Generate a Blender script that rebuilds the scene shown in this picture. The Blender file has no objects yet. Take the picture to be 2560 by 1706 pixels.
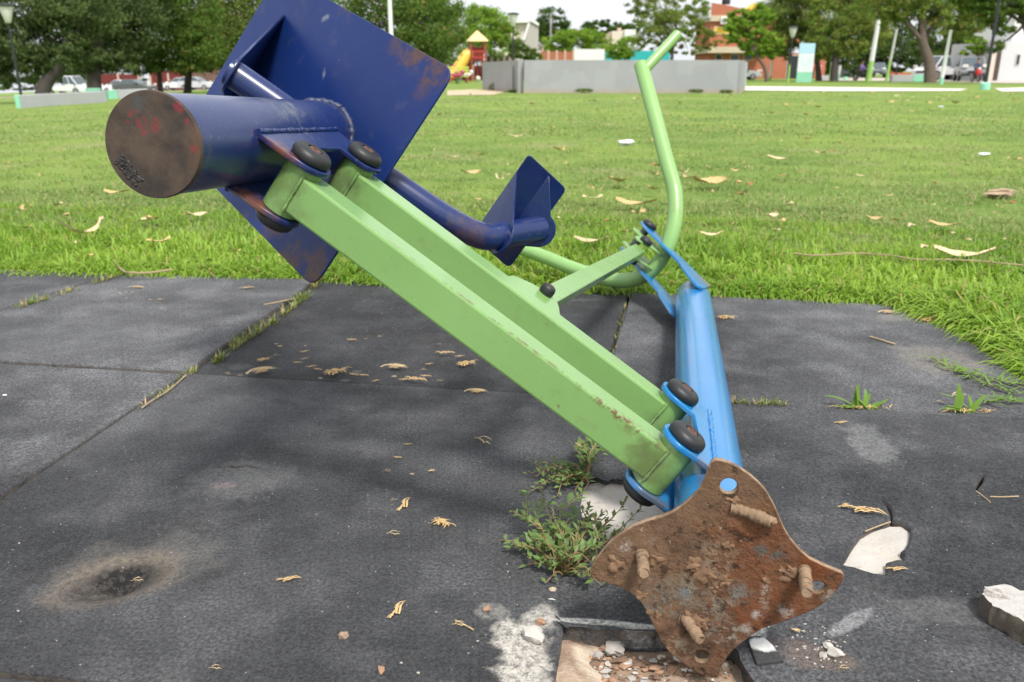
import bpy, bmesh, math, random
import numpy as np
from mathutils import Vector, Matrix, noise as mnoise
S = bpy.context.scene
COL = S.collection
WROOT = set()      # things whose parts are written in world coordinates
random.seed(7); RNG = np.random.default_rng(7)
R_ = math.radians
# ------------------------------------------------------------------ camera
CAM_H = 0.70; PITCH = 17.993; FOC = 2066.0; CX, CY = 1280.0, 853.0
cam = bpy.data.cameras.new('camera'); camo = bpy.data.objects.new('camera', cam); COL.objects.link(camo)
camo.location = (0, 0, CAM_H); camo.rotation_euler = (R_(90 - PITCH), 0, 0)
cam.sensor_width = 22.3; cam.lens = 22.3 * FOC / 2560.0; cam.clip_start = 0.02; cam.clip_end = 2000
cam.dof.use_dof = True; cam.dof.focus_distance = 1.22; cam.dof.aperture_fstop = 4.8
S.camera = camo
# ------------------------------------------------------------------ world, sun, exposure
W_ = bpy.data.worlds.new('World'); S.world = W_; W_.use_nodes = True
nt = W_.node_tree; nt.nodes.clear()
sky = nt.nodes.new('ShaderNodeTexSky'); sky.sky_type = 'NISHITA'; sky.sun_disc = False
SUN_EL, SUN_AZ = 58.0, 152.0          # high sun behind cloud, azimuth clockwise from +Y
sky.sun_elevation = R_(SUN_EL); sky.sun_rotation = R_(SUN_AZ); sky.air_density = 1.0; sky.dust_density = 4.0; sky.ozone_density = 1.0
hs = nt.nodes.new('ShaderNodeHueSaturation'); hs.inputs['Saturation'].default_value = 0.30
mx = nt.nodes.new('ShaderNodeMix'); mx.data_type = 'RGBA'; mx.inputs[0].default_value = 0.55   # even layer of pale cloud
mx.inputs[7].default_value = (10.6, 11.0, 11.4, 1)
bg_ = nt.nodes.new('ShaderNodeBackground'); bg_.inputs['Strength'].default_value = 0.0505
ow = nt.nodes.new('ShaderNodeOutputWorld')
nt.links.new(sky.outputs[0], hs.inputs['Color']); nt.links.new(hs.outputs[0], mx.inputs[6])
nt.links.new(mx.outputs[2], bg_.inputs['Color']); nt.links.new(bg_.outputs[0], ow.inputs['Surface'])
sl = bpy.data.lights.new('sun', 'SUN'); so = bpy.data.objects.new('sun', sl); COL.objects.link(so)
sl.energy = 1.5; sl.angle = R_(11); sl.color = (1.0, 0.965, 0.91)
az, el = R_(SUN_AZ), R_(SUN_EL)
sd = Vector((math.sin(az) * math.cos(el), math.cos(az) * math.cos(el), math.sin(el)))
so.rotation_euler = sd.to_track_quat('Z', 'Y').to_euler()
S.view_settings.view_transform = 'Standard'; S.view_settings.look = 'None'
S.view_settings.exposure = 1.58; S.view_settings.gamma = 1.0; S.view_settings.use_curve_mapping = False
S.cycles.max_bounces = 8; S.cycles.diffuse_bounces = 3; S.cycles.glossy_bounces = 3; S.cycles.transparent_max_bounces = 8

# ------------------------------------------------------------------ survey: the photo's rays, used to measure real positions
_a = R_(PITCH); COSP, SINP = math.cos(_a), math.sin(_a)
EYE = Vector((0, 0, CAM_H)); FW = Vector((0, COSP, -SINP)); UP = Vector((0, SINP, COSP)); RT = Vector((1, 0, 0))
def ray(x, y): return RT * ((x - CX) / FOC) + UP * ((CY - y) / FOC) + FW
def at(x, y, d): return EYE + ray(x, y) * d
def gp(x, y, z=0.0):
    r = ray(x, y); return EYE + r * ((z - CAM_H) / r.z)
def hit(x, y, P, n):
    r = ray(x, y); return EYE + r * ((P - EYE).dot(n) / r.dot(n))
def sp(v): return math.log1p(math.exp(-abs(v))) + max(v, 0.0)
def gz(x, y):
    """height of the lawn: nearly level, falling gently to the street on the left"""
    return -0.012 - 0.037 * sp(-(x + 3.5)) + 0.006 * sp(x - 24) + 0.006 * mnoise.noise(Vector((x * .6, y * .6, 0)))
def bg(px, d):
    x = (px - CX) / FOC * d; z = 0.0
    for _ in range(4):
        y = (d + (z - CAM_H) * SINP) / COSP; z = gz(x, y)
    return Vector((x, y, z))
def ppm(d): return FOC / d
# ------------------------------------------------------------------ object helpers
def tag(o, label=None, cat=None, group=None, kind=None):
    if label: o['label'] = label
    if cat: o['category'] = cat
    if group: o['group'] = group
    if kind: o['kind'] = kind
    return o
def thing(name, label, cat, loc=(0, 0, 0), rz=0.0, group=None):
    o = bpy.data.objects.new(name, None); COL.objects.link(o); o.empty_display_size = .1
    o.location = loc; o.rotation_euler = (0, 0, rz); return tag(o, label, cat, group)
def link(name, me, mat=None, parent=None, smooth=None):
    o = bpy.data.objects.new(name, me); COL.objects.link(o)
    if mat is not None and not me.materials: me.materials.append(mat)
    if parent is not None: o.parent = parent
    if smooth is not None and len(me.polygons):
        me.polygons.foreach_set('use_smooth', [True] * len(me.polygons))
        if smooth > 0:
            try: me.set_sharp_from_angle(angle=R_(smooth))
            except Exception: pass
    return o
def copy_tree(o, parent=None):
    c = o.copy(); COL.objects.link(c)
    if parent is not None: c.parent = parent
    for ch in list(o.children): copy_tree(ch, c)
    return c
def frame(n):
    n = Vector(n).normalized(); h = Vector((0, 0, 1)) if abs(n.z) < .9 else Vector((1, 0, 0))
    u = h.cross(n).normalized(); return u, n.cross(u), n
class MB:
    def __init__(s): s.v = []; s.f = []
    def add(s, vs, fs):
        b = len(s.v); s.v += [Vector(p) for p in vs]; s.f += [[i + b for i in q] for q in fs]; return s
    def box(s, c, half, ax=None):
        c = Vector(c); ax = ax or (Vector((1, 0, 0)), Vector((0, 1, 0)), Vector((0, 0, 1)))
        vs = [c + ax[0] * (half[0] * i) + ax[1] * (half[1] * j) + ax[2] * (half[2] * k) for k in (-1, 1) for j in (-1, 1) for i in (-1, 1)]
        return s.add(vs, [(0, 2, 3, 1), (4, 5, 7, 6), (0, 1, 5, 4), (2, 6, 7, 3), (0, 4, 6, 2), (1, 3, 7, 5)])
    def bb(s, x0, x1, y0, y1, z0, z1): return s.box(((x0 + x1) / 2, (y0 + y1) / 2, (z0 + z1) / 2), ((x1 - x0) / 2, (y1 - y0) / 2, (z1 - z0) / 2))
    def tube(s, pts, r, n=16, cap=True):
        pts = [Vector(p) for p in pts]; rs = r if isinstance(r, (list, tuple)) else [r] * len(pts)
        t = [(pts[min(i + 1, len(pts) - 1)] - pts[max(i - 1, 0)]).normalized() for i in range(len(pts))]
        u, v, _ = frame(t[0]); vs = []
        for i, p in enumerate(pts):
            u = (u - t[i] * u.dot(t[i])).normalized(); v = t[i].cross(u)
            for k in range(n):
                a = 2 * math.pi * k / n; vs.append(p + (u * math.cos(a) + v * math.sin(a)) * rs[i])
        fs = [(i * n + k, i * n + (k + 1) % n, (i + 1) * n + (k + 1) % n, (i + 1) * n + k) for i in range(len(pts) - 1) for k in range(n)]
        if cap:
            fs.append(tuple(reversed(range(n)))); fs.append(tuple((len(pts) - 1) * n + k for k in range(n)))
        return s.add(vs, fs)
    def lathe(s, o, axis, prof, n=24):
        """prof: (radius, height along axis)"""
        u, v, w = frame(axis); o = Vector(o); vs = []; fs = []
        for r, h in prof:
            for k in range(n):
                a = 2 * math.pi * k / n; vs.append(o + w * h + (u * math.cos(a) + v * math.sin(a)) * max(r, 1e-5))
        m = len(prof)
        fs = [(i * n + k, i * n + (k + 1) % n, (i + 1) * n + (k + 1) % n, (i + 1) * n + k) for i in range(m - 1) for k in range(n)]
        fs.append(tuple(reversed(range(n)))); fs.append(tuple((m - 1) * n + k for k in range(n)))
        return s.add(vs, fs)
    def lump(s, c, rad, seed=0, sub=2, rough=.35, ax=None):
        bm = bmesh.new(); bmesh.ops.create_icosphere(bm, subdivisions=sub, radius=1)
        c = Vector(c); off = Vector((seed * 3.7, seed * 1.3, seed * 2.1)); vs = []
        for vv in bm.verts:
            k = 1 + rough * mnoise.noise(vv.co * 1.3 + off) + rough * .5 * mnoise.noise(vv.co * 3.1 + off)
            p = vv.co * k; q = Vector((p.x * rad[0], p.y * rad[1], p.z * rad[2]))
            if ax: q = ax[0] * q.x + ax[1] * q.y + ax[2] * q.z
            vs.append(c + q)
        fs = [[v.index for v in f.verts] for f in bm.faces]; bm.free(); return s.add(vs, fs)
    def mesh(s, name, origin=None):
        me = bpy.data.meshes.new(name); o = Vector(origin) if origin is not None else Vector()
        me.from_pydata([tuple(p - o) for p in s.v], [], s.f); me.validate(); me.update(); return me
    def build(s, name, mat, parent=None, smooth=None, bevel=0, origin=None, fix=False):
        if origin is None and parent is not None:
            p = parent
            while p.parent is not None: p = p.parent
            origin = p.location.copy() if p.name in WROOT else None
        me = s.mesh(name, origin)
        if fix:
            bm = bmesh.new(); bm.from_mesh(me); bmesh.ops.recalc_face_normals(bm, faces=bm.faces); bm.to_mesh(me); bm.free()
        o = link(name, me, mat, parent, smooth)
        if bevel:
            m = o.modifiers.new('bevel', 'BEVEL'); m.width = bevel; m.segments = 2; m.limit_method = 'ANGLE'; m.angle_limit = R_(35)
            m.harden_normals = False
        return o
def plate(name, outline, holes, thick, mtx, mat, parent=None, bevel=.0012, origin=None):
    """flat sheet with holes: outline in local xy, thickness along local z (centred), placed by mtx"""
    cu = bpy.data.curves.new(name + '_c', 'CURVE'); cu.dimensions = '2D'; cu.fill_mode = 'BOTH'
    cu.extrude = max(thick / 2 - bevel, 1e-5); cu.bevel_depth = bevel; cu.bevel_resolution = 1; cu.offset = -bevel
    for lp in [outline] + list(holes):
        spn = cu.splines.new('POLY'); spn.points.add(len(lp) - 1); spn.use_cyclic_u = True
        for i, (x, y) in enumerate(lp): spn.points[i].co = (x, y, 0, 1)
    t = bpy.data.objects.new('tmp', cu); COL.objects.link(t)
    dg = bpy.context.evaluated_depsgraph_get()
    me = bpy.data.meshes.new_from_object(t.evaluated_get(dg)); bpy.data.objects.remove(t); bpy.data.curves.remove(cu)
    me.name = name; me.materials.clear(); me.transform(mtx)
    if origin is None and parent is not None:
        p = parent
        while p.parent is not None: p = p.parent
        origin = p.location.copy() if p.name in WROOT else None
    if origin is not None: me.transform(Matrix.Translation(-Vector(origin)))
    return link(name, me, mat, parent)
def mtx(o, x, y, z):
    m = Matrix.Identity(4)
    for i, v in enumerate((x, y, z)):
        for k in range(3): m[k][i] = v[k]
    for k in range(3): m[k][3] = o[k]
    return m
def circ(x, y, r, n=20, ry=None, a0=0, a1=2 * math.pi):
    full = abs(a1 - a0 - 2 * math.pi) < 1e-6; k = n if full else n - 1
    return [(x + r * math.cos(a0 + (a1 - a0) * i / k), y + (ry or r) * math.sin(a0 + (a1 - a0) * i / k)) for i in range(n)]
def round_poly(pts, r, n=5):
    out = []; m = len(pts)
    for i in range(m):
        p = Vector(pts[i]); a = Vector(pts[i - 1]); b = Vector(pts[(i + 1) % m])
        da = (a - p); db = (b - p); ra = min(r if not isinstance(r, list) else r[i], da.length * .45, db.length * .45)
        if ra < 1e-6: out.append(tuple(p)); continue
        p0 = p + da.normalized() * ra; p1 = p + db.normalized() * ra
        for k in range(n + 1):
            t = k / n; out.append(tuple((1 - t) ** 2 * p0 + 2 * t * (1 - t) * p + t * t * p1))
    return out
def np_mesh(name, V, F, attrs=None):
    """fast mesh from arrays; F: (n,k) with one k"""
    me = bpy.data.meshes.new(name); V = np.asarray(V, np.float32); F = np.asarray(F, np.int32); k = F.shape[1]
    me.vertices.add(len(V)); me.vertices.foreach_set('co', V.ravel())
    me.loops.add(F.size); me.loops.foreach_set('vertex_index', F.ravel())
    me.polygons.add(len(F)); me.polygons.foreach_set('loop_start', np.arange(0, F.size, k, dtype=np.int32))
    me.update(calc_edges=True)
    for nme, arr in (attrs or {}).items():
        at_ = me.attributes.new(nme, 'FLOAT', 'POINT'); at_.data.foreach_set('value', np.asarray(arr, np.float32))
    return me

# ------------------------------------------------------------------ materials
class NT:
    def __init__(s, name):
        s.m = bpy.data.materials.new(name); s.m.use_nodes = True; s.t = s.m.node_tree; s.t.nodes.clear()
        s.out = s.n('ShaderNodeOutputMaterial'); s.co = s.n('ShaderNodeTexCoord').outputs['Object']
    def n(s, t): return s.t.nodes.new(t)
    def set(s, inp, v):
        if hasattr(v, 'is_output'): s.t.links.new(v, inp)
        else: inp.default_value = v
    def noise(s, scale, detail=4, rough=.55, vec=None, dist=0.0):
        n = s.n('ShaderNodeTexNoise'); s.set(n.inputs['Vector'], vec or s.co); n.inputs['Scale'].default_value = scale
        n.inputs['Detail'].default_value = detail; n.inputs['Roughness'].default_value = rough; n.inputs['Distortion'].default_value = dist
        return n.outputs['Fac']
    def voro(s, scale, feat='F1', vec=None, out='Distance'):
        n = s.n('ShaderNodeTexVoronoi'); n.feature = feat; s.set(n.inputs['Vector'], vec or s.co); n.inputs['Scale'].default_value = scale
        return n.outputs[out]
    def ramp(s, fac, stops):
        r = s.n('ShaderNodeValToRGB'); s.set(r.inputs[0], fac); e = r.color_ramp.elements
        while len(e) < len(stops): e.new(.5)
        for i, (p, c) in enumerate(stops):
            e[i].position = p; e[i].color = (c, c, c, 1) if not isinstance(c, (tuple, list)) else (*c, 1)
        return r.outputs[0]
    def step(s, fac, a, b):
        n = s.n('ShaderNodeMapRange'); n.interpolation_type = 'SMOOTHSTEP'; s.set(n.inputs[0], fac)
        n.inputs[1].default_value = a; n.inputs[2].default_value = b; return n.outputs[0]
    def math(s, op, a, b=0.0, clamp=False):
        n = s.n('ShaderNodeMath'); n.operation = op; n.use_clamp = clamp; s.set(n.inputs[0], a); s.set(n.inputs[1], b); return n.outputs[0]
    def mix(s, f, a, b, mode='MIX'):
        n = s.n('ShaderNodeMix'); n.data_type = 'RGBA'; n.blend_type = mode; s.set(n.inputs[0], f)
        for i, v in ((6, a), (7, b)):
            s.set(n.inputs[i], v if hasattr(v, 'is_output') else (*v, 1) if len(v) == 3 else v)
        return n.outputs[2]
    def map(s, loc=(0, 0, 0), rot=(0, 0, 0), scale=(1, 1, 1), vec=None, typ='POINT'):
        n = s.n('ShaderNodeMapping'); n.vector_type = typ; s.set(n.inputs[0], vec or s.co); n.inputs['Location'].default_value = loc
        n.inputs['Rotation'].default_value = rot; n.inputs['Scale'].default_value = scale; return n.outputs[0]
    def blob(s, x, y, rx, ry, ang=0.0, z=None, wob=.5, wscale=18):
        """0..1 mask of a ragged patch of given size lying at x,y (object space)"""
        v = s.map((x, y, 0 if z is None else z), (0, 0, ang), (rx, ry, 1e4 if z is None else z), typ='TEXTURE') if z is None else None
        n = s.n('ShaderNodeVectorMath'); n.operation = 'LENGTH'; s.set(n.inputs[0], v)
        d = s.math('ADD', n.outputs['Value'], s.math('MULTIPLY', s.math('SUBTRACT', s.noise(wscale, 5, .65), .5), wob * 2))
        return s.step(d, 1.0, .55)
    def ball(s, p, r, wob=.5, wscale=40, soft=.6, stretch=(1, 1, 1), rot=(0, 0, 0)):
        v = s.map(tuple(p), rot, tuple(r * k for k in stretch), typ='TEXTURE'); n = s.n('ShaderNodeVectorMath'); n.operation = 'LENGTH'; s.set(n.inputs[0], v)
        d = s.math('ADD', n.outputs['Value'], s.math('MULTIPLY', s.math('SUBTRACT', s.noise(wscale, 5, .65), .5), wob * 2))
        return s.step(d, 1.0, soft)
    def bump(s, h, strength=.3, dist=.002, nrm=None):
        b = s.n('ShaderNodeBump'); b.inputs['Strength'].default_value = strength; b.inputs['Distance'].default_value = dist; s.set(b.inputs['Height'], h)
        if nrm is not None: s.set(b.inputs['Normal'], nrm)
        return b.outputs[0]
    def done(s, color, rough=.6, metal=0.0, normal=None, coat=0.0, spec=.5, trans=None, alpha=None):
        p = s.n('ShaderNodeBsdfPrincipled')
        s.set(p.inputs['Base Color'], color if hasattr(color, 'is_output') else (*color, 1)); s.set(p.inputs['Roughness'], rough)
        s.set(p.inputs['Metallic'], metal); p.inputs['Coat Weight'].default_value = coat; p.inputs['Coat Roughness'].default_value = .24
        p.inputs['Specular IOR Level'].default_value = spec
        if normal is not None: s.set(p.inputs['Normal'], normal)
        sh = p.outputs[0]
        if trans is not None:
            t = s.n('ShaderNodeBsdfTranslucent'); s.set(t.inputs[0], color if hasattr(color, 'is_output') else (*color, 1))
            m = s.n('ShaderNodeMixShader'); m.inputs[0].default_value = trans; s.t.links.new(sh, m.inputs[1]); s.t.links.new(t.outputs[0], m.inputs[2]); sh = m.outputs[0]
        s.t.links.new(sh, s.out.inputs[0]); return s.m
def plain(name, c, rough=.7, var=.25, scale=6, metal=0.0, spec=.5, bump=.0, bscale=60):
    m = NT(name); f = m.noise(scale, 5, .6)
    col = m.mix(f, tuple(k * (1 - var) for k in c), tuple(min(1, k * (1 + var)) for k in c))
    nb = m.bump(m.noise(bscale, 4), bump, .003) if bump else None
    return m.done(col, rough, metal, nb, spec=spec)
def paint(name, c, rough=.33, rust=.70, scale=55, grime=.35, fade=.18, coat=.0, extra=None, spec=.5):
    """enamel paint: slight fading, fine dirt, chips down to rust"""
    m = NT(name); f = m.noise(5, 5, .6)
    pale = tuple(min(1, k * (1 + fade) + .025 * fade) for k in c); dk = tuple(k * (1 - fade) for k in c)
    col = m.mix(f, dk, pale)
    g = m.step(m.noise(22, 6, .7), .55, .80); col = m.mix(m.math('MULTIPLY', g, grime), col, (.13, .11, .075))
    chip = m.step(m.math('ADD', m.math('MULTIPLY', m.noise(scale, 5, .62), .72), m.math('MULTIPLY', m.noise(7, 3), .28)), rust - .045, rust)
    rc = m.mix(m.noise(120, 4), (.055, .022, .012), (.20, .085, .04)); col = m.mix(chip, col, rc)
    speck = m.step(m.voro(95), .10, .04); speck = m.math('MULTIPLY', speck, m.step(m.noise(31, 2), .53, .60)); col = m.mix(m.math('MULTIPLY', speck, .7), col, (.05, .03, .018))
    if extra:
        for fn in extra: col = fn(m, col)
    rg = m.math('ADD', rough, m.math('MULTIPLY', chip, .45)); rg = m.math('ADD', rg, m.math('MULTIPLY', m.math('SUBTRACT', m.noise(14, 5), .5), .22), True)
    h = m.math('ADD', m.math('MULTIPLY', m.noise(30, 3), .35), m.math('MULTIPLY', chip, -.6))
    return m.done(col, rg, 0, m.bump(h, .16, .0016), coat=coat, spec=spec)
# ------------------------------------------------------------------ near setting: lawn, slab, rubber tiles
EDGE = [(-6, 3.75), (-2.6, 3.12), (-1.854, 2.95), (-1.414, 2.93), (-.976, 2.91), (-.69, 2.88), (-.39, 2.82), (-.05, 2.775), (.163, 2.735), (.40, 2.70),
        (.752, 2.655), (1.053, 2.585), (1.25, 2.545), (1.245, 2.42), (1.29, 2.28), (1.315, 2.10), (1.27, 1.92), (1.275, 1.78), (1.25, 1.62), (1.22, 1.3), (1.14, .6), (1.05, -1.2), (-6, -1.2)]
ED = np.array(EDGE)
def inside(x, y, P=ED):
    x = np.asarray(x, float); y = np.asarray(y, float); r = np.zeros(x.shape, bool); n = len(P); j = n - 1
    for i in range(n):
        xi, yi = P[i]; xj, yj = P[j]
        c = ((yi > y) != (yj > y)) & (x < (xj - xi) * (y - yi) / (yj - yi + 1e-12) + xi); r ^= c; j = i
    return r
def edge_dist(x, y):
    d = np.full(np.shape(x), 1e9); dx = np.zeros(np.shape(x)); dy = np.zeros(np.shape(x))
    for i in range(len(ED) - 1):
        a, b = ED[i], ED[i + 1]; ab = b - a; t = np.clip(((x - a[0]) * ab[0] + (y - a[1]) * ab[1]) / (ab @ ab), 0, 1)
        px, py = a[0] + t * ab[0], a[1] + t * ab[1]; q = np.hypot(x - px, y - py); m = q < d
        d = np.where(m, q, d); dx = np.where(m, px - x, dx); dy = np.where(m, py - y, dy)
    return d, dx, dy
def gzv(x, y):
    a = -(x + 3.5); b = x - 24
    return -0.012 - .037 * np.logaddexp(0, a) + .006 * np.logaddexp(0, b)

def lawn_material():
    m = NT('lawn_soil_and_turf'); big = m.noise(.35, 4, .55); mid = m.noise(2.2, 5, .6); fin = m.noise(28, 5, .7)
    c = m.mix(m.step(mid, .35, .65), (.125, .215, .036), (.180, .260, .056))
    c = m.mix(m.step(big, .42, .62), c, (.220, .305, .058)); c = m.mix(m.math('MULTIPLY', m.step(m.noise(.9, 4), .52, .68), .7), c, (.285, .285, .125))
    c = m.mix(m.step(fin, .40, .72), m.mix(.30, c, (.05, .08, .02)), c)
    return m.done(c, .9, 0, m.bump(m.noise(45, 5, .7), .8, .02), spec=.15)
def make_lawn():
    def axis(lo, hi, near, step): 
        v = [0.0]; s_ = step
        while v[-1] < hi: 
            s_ = step if v[-1] < near else s_ * 1.22; v.append(v[-1] + s_)
        w = [0.0]; s_ = step
        while w[-1] > lo:
            s_ = step if w[-1] > -near else s_ * 1.22; w.append(w[-1] - s_)
        return np.array(sorted(set(v + w)))
    xs = axis(-420, 420, 3.2, .08); ys = axis(-60, 600, 4.0, .08)
    X, Y = np.meshgrid(xs, ys); Z = gzv(X, Y)
    for i in range(X.shape[0]):
        for j in range(X.shape[1]):
            if abs(X[i, j]) < 40 and Y[i, j] < 60: Z[i, j] += .006 * mnoise.noise(Vector((X[i, j] * .6, Y[i, j] * .6, 0)))
    ins = inside(X, Y); Z[ins] -= .12
    V = np.stack([X.ravel(), Y.ravel(), Z.ravel()], 1); ny, nx = X.shape
    idx = np.arange(nx * ny).reshape(ny, nx); F = np.stack([idx[:-1, :-1], idx[:-1, 1:], idx[1:, 1:], idx[1:, :-1]], -1).reshape(-1, 4)
    o = link('lawn_ground', np_mesh('lawn_ground', V, F), lawn_material(), smooth=0); tag(o, kind='structure')
make_lawn()

def slab_material():
    m = NT('pale_concrete'); f = m.noise(6, 6, .65); c = m.mix(f, (.46, .43, .38), (.70, .67, .62))
    c = m.mix(m.math('MULTIPLY', m.step(m.noise(18, 5, .7), .52, .70), .45), c, (.30, .22, .15))
    c = m.mix(m.blob(.20, .82, .26, .22, wob=.35), c, m.mix(m.noise(20, 6, .7), (.16, .10, .062), (.36, .265, .19)))
    c = m.mix(m.step(m.voro(40), .16, .10), c, (.22, .19, .16))
    c = m.mix(m.blob(.57, 1.13, .075, .05, .5, wob=.5), c, m.mix(m.noise(14, 5), (.72, .58, .42), (.80, .74, .66)))
    h = m.math('ADD', m.noise(35, 6, .7), m.math('MULTIPLY', m.noise(9, 4), 1.6))
    return m.done(c, .92, 0, m.bump(h, .7, .006), spec=.2)
MB().add([(p[0], p[1], z) for z in (-.033, -.13) for p in [(-5.9, 3.60), (-2.6, 3.0), (-.69, 2.80), (.40, 2.62), (1.25, 2.48), (1.36, 2.40), (1.37, 1.7), (1.20, .6), (1.1, -1.1), (-5.9, -1.1)]],
         [tuple(range(9, -1, -1))[::-1], tuple(range(19, 9, -1))] + [(i, (i + 1) % 10, 10 + (i + 1) % 10, 10 + i) for i in range(10)]).build('concrete_slab', slab_material(), fix=True)['kind'] = 'structure'

def tile_material(name, dust, base):
    m = NT(name); lo = m.noise(1.3, 5, .6); md = m.noise(6.5, 5, .62)
    v = m.map(scale=(1, 1, 1)); gr = m.math('ADD', m.math('MULTIPLY', m.noise(260, 3, .8), .6), m.math('MULTIPLY', m.noise(90, 4, .75), .4)); gv = m.voro(170)
    c = m.mix(m.step(gr, .36, .66), tuple(k * .35 for k in base), tuple(k * 1.9 for k in base))
    dm = m.math('MULTIPLY', m.math('ADD', m.math('MULTIPLY', m.step(lo, .36, .66), .6), m.math('MULTIPLY', m.step(md, .40, .72), .55)), dust, True)
    c = m.mix(dm, c, m.mix(m.step(m.noise(190, 4, .8), .36, .64), (.066, .067, .073), (.225, .225, .233)))
    c = m.mix(m.math('MULTIPLY', m.step(gv, .16, .08), m.math('MULTIPLY', m.step(m.noise(55, 3), .50, .62), .55)), c, (.27, .27, .28))
    wear = m.math('MULTIPLY', m.step(m.noise(3.1, 6, .72), .54, .74), m.step(m.noise(70, 5, .8), .42, .60)); c = m.mix(m.math('MULTIPLY', wear, .35 * min(1, dust + .3)), c, (.24, .23, .22))
    def pt(x, y): g = gp(x, y); return g.x, g.y
    for (x, y, rx, ry, ang, col, k, wob) in STAINS:
        gx, gy = pt(x, y); c = m.mix(m.math('MULTIPLY', m.math('MULTIPLY', m.blob(gx, gy, rx, ry, ang, wob=wob), k), m.math('ADD', .35, m.step(m.noise(85, 5, .8), .38, .60), True)), c, col)
    g2 = m.math('ADD', m.math('MULTIPLY', m.noise(185, 2, .6), .6), m.math('MULTIPLY', m.noise(420, 2, .7), .4)); k2 = m.n('ShaderNodeMapRange'); m.set(k2.inputs[0], g2); k2.inputs[1].default_value = .36; k2.inputs[2].default_value = .64; k2.inputs[3].default_value = .70; k2.inputs[4].default_value = 1.32
    cg = m.n('ShaderNodeCombineColor'); [m.t.links.new(k2.outputs[0], cg.inputs[i]) for i in range(3)]; c = m.mix(1.0, c, cg.outputs[0], 'MULTIPLY')
    c = m.mix(m.math('MULTIPLY', m.step(m.voro(62), .085, .05), m.step(m.noise(23, 3), .46, .56)), c, (.42, .41, .40))
    h = m.math('ADD', m.math('ADD', m.noise(260, 4, .8), m.math('MULTIPLY', g2, .9)), m.math('MULTIPLY', m.noise(60, 4), .5))
    ge = m.n('ShaderNodeNewGeometry'); sx = m.n('ShaderNodeSeparateXYZ'); m.t.links.new(ge.outputs['True Normal'], sx.inputs[0])
    edge = m.math('MULTIPLY', m.step(m.math('ABSOLUTE', sx.outputs[2]), .45, .2), m.step(m.noise(40, 5, .7), .35, .6)); c = m.mix(m.math('MULTIPLY', edge, .8), c, m.mix(m.noise(60, 5), (.07, .055, .045), (.21, .175, .14)))
    return m.done(c, .82, 0, m.bump(h, 1.0, .0042), spec=.28)
STAINS = [(330, 1420, .15, .10, .25, (.17, .155, .135), .38, .8), (290, 1446, .112, .080, .5, (.26, .21, .155), .55, .30), (288, 1456, .090, .060, .5, (.060, .053, .048), .95, .10),
          (308, 1432, .050, .027, .35, (.014, .014, .015), .95, .25),
          (590, 1200, .11, .10, 0, (.20, .20, .20), .35, 1.0), (560, 1215, .03, .015, 0, (.36, .24, .24), .3, .9), (1480, 1556, .085, .007, -.12, (.62, .60, .57), .9, .5), (1600, 1568, .04, .007, -.05, (.6, .58, .55), .8, .6), (2180, 1115, .055, .12, -.15, (.30, .30, .30), .42, 1.0),
          (1305, 1640, .046, .085, .15, (.60, .56, .50), .9, .9), (1345, 1550, .035, .035, .2, (.56, .53, .48), .75, 1.0), (1240, 1530, .03, .02, 0, (.4, .38, .35), .4, .9),
          (2120, 1560, .012, .075, -.95, (.45, .45, .45), .45, .8), (2030, 1640, .065, .03, -.2, (.24, .17, .13), .45, .9), (2360, 1530, .09, .04, 0, (.19, .18, .18), .4, .8),
          (600, 912, .035, .030, .2, (.095, .098, .105), .9, .12), (635, 918, .018, .014, .1, (.095, .098, .105), .8, .15), (892, 924, .014, .013, 0, (.11, .11, .115), .9, .15), (862, 946, .014, .012, 0, (.11, .11, .115), .9, .15),
          (2270, 790, .16, .05, .3, (.25, .235, .215), .55, .7), (2350, 900, .12, .16, 0, (.26, .235, .21), .55, .6), (2040, 790, .2, .03, 0, (.16, .16, .165), .4, .8),
          (640, 1040, .35, .12, -.1, (.15, .152, .16), .30, .8), (100, 850, .4, .2, 0, (.14, .142, .15), .30, .8), (1880, 1580, .02, .02, 0, (.55, .55, .53), .8, .7), (1300, 745, .35, .03, 0, (.13, .13, .135), .4, .8)]
T_GREY = tile_material('worn_grey_rubber', .95, (.036, .0365, .040)); T_DARK = tile_material('dark_crumb_rubber', .34, (.022, .0222, .024)); T_MID = tile_material('charcoal_rubber', .68, (.031, .0318, .0345))
PZ = {'t': (-2.40, 3.10), 'b': (-2.65, 2.20), 'o': (-2.90, 1.20)}
PC = {'t': (-1.455, 2.955), 'b': (-1.70, 2.045), 'o': (-1.95, 1.04)}
PA = {'t': (-.690, 2.875), 'b': (-.797, 1.908), 'o': (-.945, .885)}
PD = {'t': (.398, 2.70), 'b': (.196, 1.752), 'o': (.045, .74)}
PE = {'t': (1.300, 2.525), 'b': (1.205, 1.600), 'o': (1.07, .59)}
for P in (PZ, PC, PA, PD, PE):
    d = Vector(P['o']) - Vector(P['b']); P['u'] = tuple(Vector(P['o']) + d)
surf = bpy.data.objects.new('rubber_safety_surface', None); COL.objects.link(surf); surf['kind'] = 'structure'
def jag(pts, amp, n, seed):
    out = []; rr = random.Random(seed)
    for i in range(len(pts) - 1):
        a = Vector(pts[i]); b = Vector(pts[i + 1])
        for k in range(n):
            p = a.lerp(b, k / n); out.append((p.x + rr.uniform(-amp, amp), p.y + rr.uniform(-amp, amp)))
    return out
def inset(q, g):
    c = sum((Vector(p) for p in q), Vector((0, 0))) / len(q); out = []
    m = len(q)
    for i in range(m):
        p = Vector(q[i]); a = (p - Vector(q[i - 1])).normalized(); b = (Vector(q[(i + 1) % m]) - p).normalized()
        na = Vector((-a.y, a.x)); nb = Vector((-b.y, b.x)); k = (na + nb); k = k / max(.4, k.dot(na)); out.append(tuple(p + k * g))
    return out
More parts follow.
